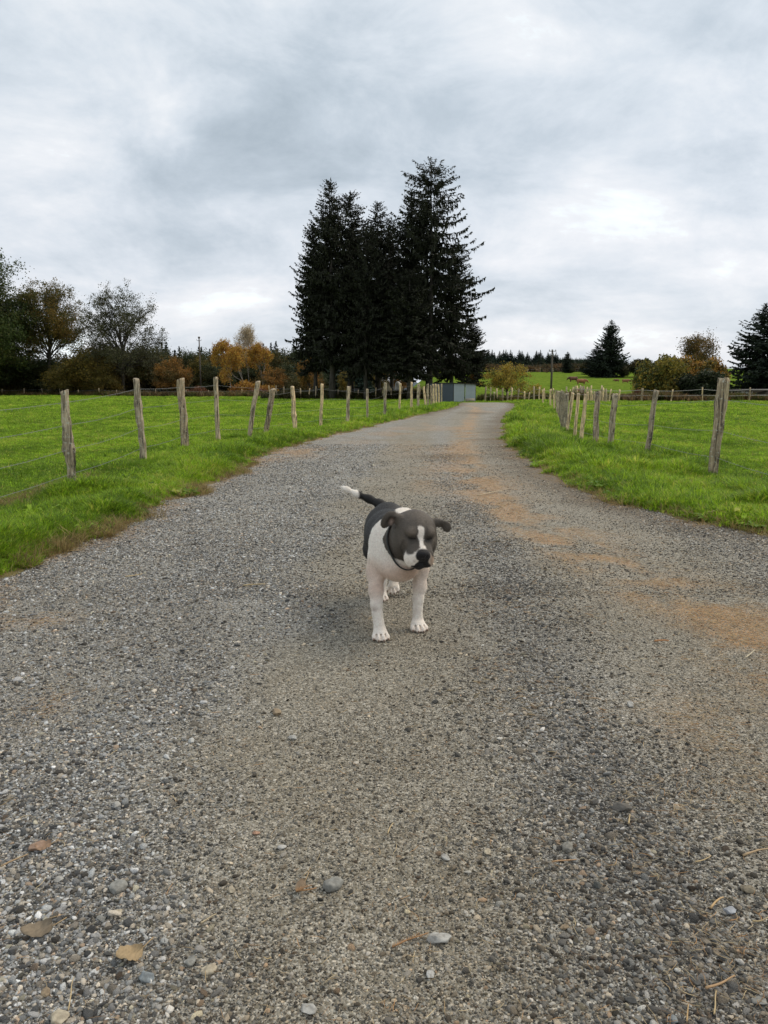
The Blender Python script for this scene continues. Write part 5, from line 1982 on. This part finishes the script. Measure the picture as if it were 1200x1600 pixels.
# pink and brown shading painted into the white of brisket and inner arms
pink_shade = (sstep(.40 - z, 0, .12) * sstep(z, .14, .24) * sstep(3.60 - y, 0, .05) * .5 * (.5 + 1.0 * np.clip(n3 + .4, 0, 1))).clip(0, .7)
col = col * (1 - pink_shade[:, None]) + np.array((.60, .39, .27)) * pink_shade[:, None] * (white_body[:, None] > .5) + col * pink_shade[:, None] * (white_body[:, None] <= .5)
brown_shade = np.exp(-(((x - .115) / .06) ** 2 + ((z - .315) / .035) ** 2)) * (y < 3.5) * .65 * (white_body > .5)  # brown shading of the lower chest, put into the colour
col = col * (1 - brown_shade[:, None]) + np.array((.40, .25, .15)) * brown_shade[:, None]
# head
lx, ly, lz = L[:, 0] + nz * .7, L[:, 1], L[:, 2] + nz * .5
hw_ = np.interp(L[:, 2], [-.03, -.008, .012, .036, .060, .072], [.016, .0075, .0095, .0165, .0155, .0])
blaze = sstep(hw_ - np.abs(lx + .003), -.002, .003) * (ly > .0) * sstep(.072 - lz, 0, .006)
muz = sstep(ly - .088 - np.abs(lx) * .10 - np.maximum(lz + .035, 0) * .9 + nzb * .4, -.003, .005) * (lz < .005)
throat = sstep(-.128 - lz + nz, -.003, .004) * (ly < .13)
muz = muz * sstep(np.interp(lz, [-.075, -.05, -.022, -.004], [.10, .062, .037, .013]) - np.abs(lx + .002), -.003, .004)
wh = np.maximum(np.maximum(blaze, muz), throat)
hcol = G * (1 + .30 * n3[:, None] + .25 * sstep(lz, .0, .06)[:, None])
# tan highlights painted on brows and cheeks, darker round the eyes
eye = np.exp(-(((np.abs(lx) - .040) / .020) ** 2 + ((lz - .013) / .015) ** 2)) * (ly > .04)
brow = np.exp(-(((np.abs(lx) - .046) / .018) ** 2 + ((lz - .040) / .011) ** 2)) * (ly > .03)
brow += .7 * np.exp(-(((np.abs(lx) - .068) / .014) ** 2 + ((lz + .004) / .022) ** 2)) * (ly > .02)
hcol = hcol * (1 + .55 * brow[:, None] * np.array([1.1, 1.0, .85]))
line_ = np.exp(-((np.abs(lx) - .022) / .0045) ** 2) * np.exp(-((lz - .045) / .03) ** 2) * (ly > .0)  # vertical shading beside the blaze, put into the colour
hcol = hcol * (1 - .35 * line_)[:, None]
fold = np.exp(-((np.hypot(lx * 1.0, lz + .035) - .074) / .005) ** 2) * (lz < -.0) * (ly > .03) * (ly < .10)  # shade of the cheek fold, painted as a dark line
hcol = hcol * (1 - .4 * fold)[:, None]
hcol = hcol * (1 - .62 * eye)[:, None]
slit = np.exp(-((L[:, 2] - .012 - ((np.abs(L[:, 0]) - .038) / .017) ** 2 * .003) / .0036) ** 2) * sstep(.018 - np.abs(np.abs(L[:, 0]) - .038), 0, .004) * (ly > .060)
Wm = W * (1 - sstep(lx, .026, .040)[:, None] * np.array([.42, .52, .60]))  # right of the muzzle: tan, its shading painted in too
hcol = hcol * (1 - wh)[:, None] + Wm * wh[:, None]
hcol = hcol * (1 - .88 * slit)[:, None]
nose = sstep(.034 - np.hypot(L[:, 0], (L[:, 2] + .030) * 1.25), -.002, .003) * (ly > .139)
lip = sstep(-.074 - lz + np.abs(lx) * -.12 + nz * .6, -.003, .004) * (ly > .085) * sstep(.046 - np.abs(lx), 0, .006) * sstep(lz, -.116, -.106)
lipd = sstep(.024 - np.abs(lx - .006) + nz * .5 + sstep(-.055 - lz, 0, .03) * .016, -.003, .003) * (ly > .104) * (lz < -.03) * (lz > -.135)
dk = np.maximum.reduce([nose, lip * .95, lipd])
hcol = hcol * (1 - dk)[:, None] + np.array((.016, .015, .016)) * dk[:, None]
spot = np.exp(-(((lx + .036) / .006) ** 2 + ((lz + .056) / .006) ** 2)) * (ly > .1) * .5
hcol = hcol * (1 - spot)[:, None] + np.array((.2, .14, .12)) * spot[:, None]
earm = (np.abs(L[:, 0]) > .096) & (L[:, 2] > -.012) & (np.abs(L[:, 1]) < .06)
hcol = np.where(earm[:, None], G * 1.05 * (1 + .3 * n3[:, None]), hcol)
ring_ = np.exp(-(((L[:, 0] + .116) / .026) ** 2 + ((L[:, 2] - .040) / .030) ** 2)) * (L[:, 1] > -.030) * earm * (L[:, 0] < 0)
hcol = hcol * (1 - .75 * ring_)[:, None]
inner = np.exp(-(((L[:, 0] + .112) / .011) ** 2 + ((L[:, 2] - .036) / .017) ** 2)) * (L[:, 1] > -.035) * earm
hcol = hcol * (1 - inner)[:, None] + np.array((.42, .32, .27)) * inner[:, None]
col = np.where((inhead[:, None] > .5) | earm[:, None], hcol, col)
# brown dust on the paws and a scuff on the wrist
dust = sstep(.030 - z, 0, .03) * .45
col = col * (1 - dust[:, None]) + np.array((.42, .27, .17)) * dust[:, None]
sc_ = np.exp(-(((x + .040) / .016) ** 2 + ((z - .135) / .009) ** 2)) * (y < 3.40) * .6
col = col * (1 - sc_[:, None]) + np.array((.30, .22, .16)) * sc_[:, None]
DOGO = np.array((.05, 3.72, 0))
dog = tag(empty('dog', DOGO), 'stocky blue-grey and white dog with black collar walking towards the viewer on the gravel', 'dog')
DOGO[2] = -(float(road_z(.0, 3.32)) - .006)
dog.location = (DOGO[0], DOGO[1], -DOGO[2])
DOGO[2] = 0
m_ = MB()
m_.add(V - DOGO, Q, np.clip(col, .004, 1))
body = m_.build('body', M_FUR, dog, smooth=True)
# the short coat: small tufts laid along the body from nose to tail and down the legs
NRM = np.zeros((len(V), 3), np.float32)
body.data.vertices.foreach_get('normal', NRM.ravel()) if False else None
_n = np.empty(len(V) * 3, np.float32)
body.data.vertices.foreach_get('normal', _n)
NRM = _n.reshape(-1, 3).astype(float)
flow = np.tile(np.array([0, .9, -.45]), (len(V), 1))
flow[z < .30] = (0, .15, -1)
hm_ = (inhead > .5) | earm
flow[hm_] = -HM[:, 1] * .9 + np.array([0, 0, -.25])
flow[z > .47] += np.where(((y > 4.09) & (z > .47))[z > .47][:, None], np.array([-.9, -.4, .8]), 0)
flow = flow - NRM * (flow * NRM).sum(1)[:, None]
flow /= np.linalg.norm(flow, axis=1)[:, None] + 1e-9
rngf = np.random.default_rng(5)
side = np.cross(NRM, flow)
dr_ = flow + side * rngf.normal(0, .22, (len(V), 1)) + NRM * rngf.uniform(.06, .26, (len(V), 1))
dr_ /= np.linalg.norm(dr_, axis=1)[:, None]
ax_y = np.cross(NRM, dr_); ax_y /= np.linalg.norm(ax_y, axis=1)[:, None] + 1e-9
ax_z = np.cross(dr_, ax_y)
# euler angles (XYZ) of the frames whose x axis follows the hair
eu_y = -np.arcsin(np.clip(dr_[:, 2], -1, 1))
eu_z = np.arctan2(dr_[:, 1], dr_[:, 0])
eu_x = np.arctan2(ax_y[:, 2], ax_z[:, 2])
keepf = ~((dk > .5) & hm_) & (slit * hm_ < .3) & (z > .055)
ii_ = np.nonzero(keepf)[0]
ii_ = np.concatenate([ii_, ii_[rngf.random(len(ii_)) < .6]])
kf = len(ii_)
HAIRS = []
for q in range(5):
    rq = np.random.default_rng(60 + q)
    mm = MB()
    for b in range(6):
        o_ = np.array([rq.normal(0, .0022), rq.normal(0, .0024), -.0006])
        L_ = rq.uniform(.0022, .0048)
        e_ = np.array([L_, rq.normal(0, .0012), rq.uniform(-.0004, .0008)])
        mm.add([o_ - (0, .00045, 0), o_ + (0, .00045, 0), o_ + e_], [(0, 1, 2)])
    HAIRS.append(mm.mesh('hair_tuft', None, col=False))
M_HAIR, t = new_mat('coat_hair')
a = t.node('ShaderNodeAttribute', attribute_name='col', attribute_type='INSTANCER').outputs['Color']
p = t.node('ShaderNodeBsdfPrincipled', i_Base_Color=a, i_Roughness=.5)
p.inputs['Specular IOR Level'].default_value = .35
finish(t, p.outputs[0])
for hmsh in HAIRS:
    hmsh.materials.append(M_HAIR)
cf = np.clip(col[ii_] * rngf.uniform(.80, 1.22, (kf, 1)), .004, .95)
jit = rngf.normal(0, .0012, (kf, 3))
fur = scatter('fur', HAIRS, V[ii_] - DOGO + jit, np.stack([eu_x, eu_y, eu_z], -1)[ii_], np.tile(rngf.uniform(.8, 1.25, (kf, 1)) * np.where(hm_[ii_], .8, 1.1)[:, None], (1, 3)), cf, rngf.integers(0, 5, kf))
fur.parent = dog
M_CLAW = mat_plain('claw_horn', (.16, .09, .055), .45, 0, .2, 60)
for cpt, dr, u_ in CL:
    m_ = MB()
    tt = np.linspace(0, 1, 5)
    m_.tube(cpt - DOGO - dr * .006 + dr * (tt[:, None] * .016) + u_ * (-.007 * tt ** 2)[:, None], [.0042, .0042, .0036, .0026, .0008], 6)
    m_.build('claw', M_CLAW, dog, smooth=True, col=False)

# collar: a band laid round the neck just clear of the coat
CC = np.array([.112, 3.360, .445])
cn = HM @ np.array([0, 1, 0]) * .42 + np.array([.25, -.60, .30])
cn = np.array([.24, -.90, .24]); cn /= np.linalg.norm(cn)
cu = np.cross(cn, [0, 0, 1.0]); cu /= np.linalg.norm(cu)
cv = np.cross(cn, cu)
Bn = B
ring_p = []
for a_ in np.linspace(0, 2 * np.pi, 72, endpoint=False):
    dr = cu * math.cos(a_) + cv * math.sin(a_)
    rr = np.arange(.03, .20, .002)
    f_ = Bn.sample(CC + dr * rr[:, None])
    i = np.argmax(f_ > .001) if (f_ > .001).any() else 40
    ring_p.append(rr[i])
ring_p = np.array(ring_p)
ring_p = np.minimum(ring_p, np.median(ring_p) * 1.4)
for _ in range(6):
    ring_p = (np.roll(ring_p, 1) + ring_p * 2 + np.roll(ring_p, -1)) / 4
m_ = MB()
na = len(ring_p)
rows = []
for w_, th in ((-.0085, .001), (-.0085, .0055), (.0085, .0055), (.0085, .001)):
    aa = np.linspace(0, 2 * np.pi, na, endpoint=False)
    rows.append(CC + (cu * np.cos(aa)[:, None] + cv * np.sin(aa)[:, None]) * (ring_p + th + .001)[:, None] + cn * w_ - DOGO)
V4 = np.concatenate(rows)
i_ = np.arange(na)
j_ = (i_ + 1) % na
fq = [np.stack([i_ + k * na, j_ + k * na, j_ + ((k + 1) % 4) * na, i_ + ((k + 1) % 4) * na], -1) for k in range(4)]
m_.add(V4, np.concatenate(fq))
M_COLLAR = mat_plain('collar_webbing', (.022, .024, .022), .6, 0, .2, 200)
m_.build('collar', M_COLLAR, dog, smooth=False, col=False)

# ------------------------------------------------------------------ cattle
C = Body((-.5, -1.6, -.05), (.5, 1.5, 1.75), .045)
C.ell((0, .1, .93), (.38, .84, .47), k=.15)
C.ell((0, .72, 1.05), (.32, .34, .34), k=.12)
C.ell((0, -.55, 1.02), (.30, .36, .40), k=.12)
C.cone((0, -.75, 1.10), (0, -1.10, .95), .24, .17, .12)
C.cone((0, -1.10, .95), (0, -1.32, .62), .15, .10, .08)
C.ell((0, -1.36, .55), (.09, .10, .09), k=.05)
for sx in (-1, 1):
    C.cone((sx * .20, -.50, .75), (sx * .19, -.48, .38), .14, .085, .08)
    C.cone((sx * .19, -.48, .38), (sx * .19, -.50, .0), .075, .07, .04)
    C.cone((sx * .20, .75, .85), (sx * .20, .82, .42), .17, .09, .08)
    C.cone((sx * .20, .82, .42), (sx * .20, .74, .0), .065, .06, .04)
    C.cone((sx * .10, -1.08, 1.06), (sx * .27, -1.08, 1.04), .05, .03, .03)
C.cone((0, 1.02, 1.22), (0, 1.10, .65), .045, .035, .03)
CV, CQ = C.skin(1)


def cow(px, pb, wpx, rz, col, label, face=1, dark=0.0):
    b_ = ground_hit(px, pb)
    s = wpx * b_[1] / FPX / 2.5
    b_ = b_ - np.array([0, 0, .12])
    root = tag(empty('cow', b_, rz), label, 'cow', 'brown cattle grazing on the slope')
    m_ = MB()
    zc = CV[:, 2]
    n_ = np.array([mnoise.noise(Vector(v) * 2.2 + Vector((px, 0, 0))) for v in CV])
    cc = np.array(col)[None] * (1 + .35 * n_[:, None])
    belly = sstep(.72 - zc, 0, .2)[:, None]
    cc = cc * (1 - .3 * belly) + np.array((.30, .20, .13)) * .3 * belly
    cc = cc * (1 - dark * sstep(-.6 - CV[:, 1], 0, .3)[:, None])
    m_.add(CV * s * (1, 1, .88), CQ, cc)
    m_.build('body', M_VCOL, root, smooth=True)
    for sx in (-1, 1):
        m_ = MB()
        m_.tube(np.array([(sx * .07, -1.12, 1.10), (sx * .16, -1.16, 1.18), (sx * .18, -1.24, 1.24)]) * s, np.array([.025, .02, .006]) * s, 5, (.6, .55, .45))
        m_.build('horn', M_VCOL, root, smooth=True)


cow(895, 596.5, 18, R(-82), (.13, .055, .03), 'dark brown cow grazing with its head to the left, furthest up the slope', dark=.4)
cow(909, 600.5, 19, R(95), (.30, .12, .05), 'light red-brown cow standing just right of the dark brown one')
cow(905, 613.0, 14, R(-80), (.24, .08, .035), 'red-brown cow lower down the slope, half hidden by the fence stakes')
cow(963, 596.5, 10, R(-95), (.16, .07, .035), 'small distant brown cow near the foot of the large conifer')
cow(978, 598.5, 14, R(85), (.26, .11, .05), 'distant red-brown cow furthest right on the slope')

# ------------------------------------------------------------------ stones one can tell apart


def stone(px, py, wpx, col, label, seed, flat=.6, sx=1.0, rz=0.0, name='stone', cat='stone'):
    b_ = gp(px, py)
    dc = b_[1] * math.cos(PITCH) + CAM_H * math.sin(PITCH)
    r_ = wpx / 2 * dc / FPX
    rng_ = np.random.default_rng(seed)
    V = rock_verts(ICO3, rng_, 10, .02, flat)
    V += np.array([[mnoise.noise(Vector(v) * 2.3 + Vector((seed, 0, 0)))] for v in V]) * V * .16
    V = V * np.array([r_ * 1.08 * sx, r_ * 1.0, r_ * 1.0])
    m_ = MB()
    n_ = np.array([mnoise.noise(Vector(v) * (3 / r_) + Vector((seed, 3, 0))) for v in V])
    m_.add(V, ICO3[1], np.array(col)[None] * (1 + .25 * n_[:, None]))
    o = m_.build(name, M_STONE, None, smooth=False)
    zlow = V[:, 2].min()
    o.location = (b_[0], b_[1], float(road_z(b_[0], b_[1])) - zlow * .35 - .001)
    o.rotation_euler = (0, 0, rz)
    tag(o, label, cat)
    return o


GRY, LGR, DGR, TAN, BEI, BLU = (.24, .24, .22), (.36, .355, .33), (.09, .09, .085), (.26, .20, .13), (.40, .35, .26), (.22, .245, .255)
for i, q in enumerate([
        (687, 1464, 36, LGR, 'largest pale grey flat-faced stone beside the reddish fern twig'), (520, 1380, 38, GRY, 'flat slanted grey stone beside a small heap of brown twigs'),
        (185, 1388, 30, GRY, 'rounded mid-grey stone alone on the left of the foreground'), (228, 1524, 30, BLU, 'blue-grey angular stone just below the tan dead leaf'),
        (326, 1511, 24, BEI, 'cream upright stone right of the blue-grey angular one'), (298, 1498, 24, GRY, 'grey stone left of the cream upright one'),
        (432, 1113, 20, TAN, 'brown stone on the middle track left of the dog'), (457, 1152, 16, LGR, 'small whitish stone just below the brown one'),
        (887, 1326, 24, (.24, .23, .20), 'oval brown-grey stone on the packed track at the right'), (934, 1385, 15, (.06, .065, .06), 'small very dark stone below the oval brown-grey one'),
        (971, 1262, 30, (.13, .12, .105), 'dark rough stone at the edge of the loose gravel strip'), (681, 1095, 12, (.05, .05, .045), 'small blackish stone in front of the dog'),
        (985, 1098, 16, LGR, 'pale angular stone on the right-hand gravel strip'), (1168, 1391, 22, (.20, .17, .12), 'brown wedge-shaped stone near the right edge'),
        (1140, 1425, 22, (.32, .34, .37), 'bluish-white stone at the right among straw'), (1056, 1256, 11, (.48, .46, .43), 'small white round pebble at the upper right of the foreground'),
        (182, 1262, 16, LGR, 'small pale stone at the left of the foreground'), (92, 1588, 32, BEI, 'beige stone cut by the bottom edge at the left'),
        (62, 1326, 28, (.30, .20, .14), 'reddish-brown stone tipped up at the left edge of the road'), (762, 1330, 16, BEI, 'small beige stone near the middle of the road'),
        (697, 1338, 16, LGR, 'pale bluish pebble left of the small beige stone'), (440, 1322, 14, (.46, .45, .42), 'white pebble in the left middle of the foreground'),
        (92, 1375, 16, LGR, 'whitish upright pebble left of the mid-grey rounded stone'), (362, 1388, 14, BEI, 'cream round pebble right of the mid-grey rounded stone'),
        (158, 1436, 16, GRY, 'small pointed grey stone below the rounded mid-grey one'), (183, 1425, 16, BEI, 'small beige stone beside the pointed grey one'),
        (672, 1518, 16, (.42, .42, .40), 'rounded pale pebble under the reddish fern twig'), (482, 1570, 24, LGR, 'whitish low stone near the bottom of the road'),
        (1186, 1568, 22, GRY, 'grey stone in the bottom right corner'), (1052, 1595, 18, BLU, 'blue-grey stone on the bottom edge right of the straw'),
        (1086, 1535, 20, DGR, 'dark grey stone near the lower right corner'), (985, 1562, 18, DGR, 'dark stone left of the long tan twig'),
        (882, 1448, 14, TAN, 'tan pebble lying on the packed track'), (1000, 1443, 14, GRY, 'grey pebble among the finer gravel at the right'),
        (70, 1550, 20, TAN, 'dull tan stone above the beige bottom-left one'), (400, 1300, 12, (.40, .24, .16), 'small orange-brown pebble left of the middle')]):
    stone(*q, 900 + i, rz=i * .9)

# dead leaves


def leaf(px, py, lpx, wpx, col, label, seed, rz, curl=.5):
    b_ = gp(px, py)
    dc = b_[1] * math.cos(PITCH) + CAM_H * math.sin(PITCH)
    L_, W_ = lpx * dc / FPX, wpx * dc / FPX
    rng_ = np.random.default_rng(seed)
    root = tag(empty('dead_leaf', (b_[0], b_[1], float(road_z(b_[0], b_[1])) + .006), rz), label, 'leaf')
    nu, nv = 15, 9
    u_, v_ = np.meshgrid(np.linspace(0, 1, nu), np.linspace(-1, 1, nv), indexing='ij')
    lob = np.sin(np.pi * u_) ** .6 * (1 + .07 * np.sin(u_ * 21 + seed)) * (1 + .1 * v_)
    X_ = (u_ - .5) * L_
    Y_ = v_ * W_ / 2 * lob
    Z_ = curl * W_ * .35 * v_ ** 2 * np.sign(v_ + .3) * (.4 + u_) + .18 * W_ * np.sin(u_ * 5 + seed) + .05 * W_ * np.cos(u_ * 24) * np.abs(v_)
    Z_ = Z_ - Z_.min() * .8
    m_ = MB()
    i_ = np.arange(nu - 1)[:, None] * nv + np.arange(nv - 1)[None, :]
    fq = np.stack([i_, i_ + nv, i_ + nv + 1, i_ + 1], -1).reshape(-1, 4)
    cc = np.array(col)[None] * (1 + .2 * np.sin(u_ * 30 + np.abs(v_) * 9).reshape(-1, 1) * .5 + rng_.normal(0, .06, (nu * nv, 1)))
    m_.add(np.stack([X_, Y_, Z_], -1).reshape(-1, 3), fq, cc)
    m_.add(np.stack([X_, Y_, Z_ - .0008], -1).reshape(-1, 3), fq[:, ::-1], cc * .8)
    m_.build('leaf_blade', M_VCOL, root, smooth=True)
    m_ = MB()
    m_.tube([(L_ * .30, 0, .004), (L_ * .62, W_ * .05, .010), (L_ * .95, W_ * .12, .018)], [.0016, .0013, .001], 5, (.42, .30, .16))
    m_.build('leaf_stalk', M_VCOL, root, smooth=True)


leaf(203, 1498, 42, 28, (.33, .24, .13), 'tan dead leaf with its pale stalk pointing up to the right', 1, R(38))
leaf(58, 1462, 46, 20, (.21, .165, .11), 'long curled grey-brown dead leaf at the left edge', 2, R(20), .9)
leaf(68, 1330, 24, 14, (.30, .19, .115), 'small rust-brown dead leaf lying against the reddish-brown stone', 3, R(10), .6)
leaf(470, 1388, 26, 12, (.20, .14, .085), 'crumpled brown leaf left of the flat slanted stone', 4, R(60), .8)

# twigs and straws one can tell apart


def twig(p0, p1, wpx, col, label, seed, fern=False, name='straw'):
    a_, b_ = gp(*p0), gp(*p1)
    dc = a_[1] * math.cos(PITCH) + CAM_H * math.sin(PITCH)
    r_ = max(.0009, wpx * .36 * dc / FPX)
    rng_ = np.random.default_rng(seed)
    t_ = np.linspace(0, 1, 8)[:, None]
    pts = a_ + (b_ - a_) * t_
    pts = pts + rng_.normal(0, 1, (8, 3)).cumsum(0) * np.linalg.norm(b_ - a_) * .007
    pts[:, 2] = road_z(pts[:, 0], pts[:, 1]) + .006 + r_ + .004 * np.sin(t_[:, 0] * 3 + seed)
    o0 = pts[0].copy()
    m_ = MB()
    m_.tube(pts - o0, np.linspace(r_ * 1.1, r_ * .6, 8), 5, col)
    if fern:
        d_ = (b_ - a_) / np.linalg.norm(b_ - a_)
        s_ = np.array([-d_[1], d_[0], 0])
        for k in range(13):
            q = o0 + (b_ - a_) * (k / 13.0 * .8)
            q[2] = o0[2]
            for sg in (-1, 1):
                ln = .012 * (1 - k / 18) * rng_.uniform(.7, 1.2)
                m_.tube([q - o0, q - o0 + d_ * ln * .7 + s_ * sg * ln * .5 + (0, 0, .003)], [.0009, .0004], 3, col, caps=False)
    o = m_.build(name, M_VCOL, None, smooth=True)
    o.location = tuple(o0)
    tag(o, label, 'twig' if name == 'twig' else 'straw')


STR = (.50, .38, .20)
BRT = (.34, .19, .085)
for i, q in enumerate([
        ((613, 1482), (668, 1456), 4, BRT, 'reddish-brown fern-like twig running up to the large pale stone', True, 'twig'),
        ((462, 1396), (494, 1386), 4, BRT, 'brown twig left of the flat slanted grey stone', True, 'twig'),
        ((1102, 1552), (1146, 1529), 6, (.42, .27, .14), 'thick tan twig lying across the lower right of the road', False, 'twig'),
        ((1116, 1590), (1119, 1558), 4, STR, 'straw pointing at the viewer under the thick tan twig', False, 'straw'),
        ((1073, 1600), (1075, 1580), 4, (.48, .32, .15), 'orange-brown straw cut by the bottom edge', False, 'straw'),
        ((1110, 1425), (1130, 1410), 5, (.55, .37, .18), 'short bright tan chip beside the bluish-white stone', False, 'twig'),
        ((1160, 1343), (1200, 1329), 5, (.42, .30, .17), 'long tan straw reaching the right edge', False, 'straw'),
        ((863, 1353), (900, 1345), 4, (.40, .25, .13), 'curved brown straw left of the small dark stone', False, 'straw'),
        ((1086, 1352), (1110, 1339), 3, STR, 'pale straw left of the long one at the right edge', False, 'straw'),
        ((982, 1290), (984, 1278), 4, STR, 'short straw just under the dark rough stone', False, 'straw'),
        ((314, 1442), (338, 1433), 4, (.52, .42, .26), 'pale straw right of the pointed grey stone', False, 'straw'),
        ((107, 1580), (116, 1534), 3, STR, 'thin straw standing out above the beige bottom-left stone', False, 'straw'),
        ((606, 1306), (616, 1288), 3, STR, 'thin straw in the middle of the road', False, 'straw'),
        ((2, 1362), (44, 1338), 4, (.36, .25, .14), 'brown stem running to the reddish-brown stone', False, 'twig'),
        ((1140, 1447), (1155, 1437), 3, BRT, 'short reddish twig right of the bluish-white stone', False, 'twig'),
        ((1176, 1445), (1200, 1440), 3, STR, 'straw touching the right edge beside the bluish-white stone', False, 'straw'),
        ((1165, 1028), (1180, 1020), 3, (.60, .52, .36), 'pale straw on the orange needle litter at the right', False, 'straw'),
        ((1022, 1003), (1045, 1005), 4, (.45, .22, .09), 'orange-brown chip on the right-hand gravel', False, 'twig'),
        ((746, 776), (784, 769), 2.5, (.52, .42, .28), 'long thin pale stick on the needle litter behind the dog', False, 'twig'),
        ((380, 918), (414, 914), 3, (.44, .34, .18), 'flat tan straw on the grey gravel left of the dog', False, 'straw'),
        ((196, 902), (222, 896), 2.5, STR, 'thin straw near the left verge', False, 'straw'),
        ((423, 1496), (412, 1494), 3, STR, 'tiny yellow straw bit near the bottom', False, 'straw')]):
    twig(q[0], q[1], q[2], q[3], q[4], 1000 + i, q[5], q[6])
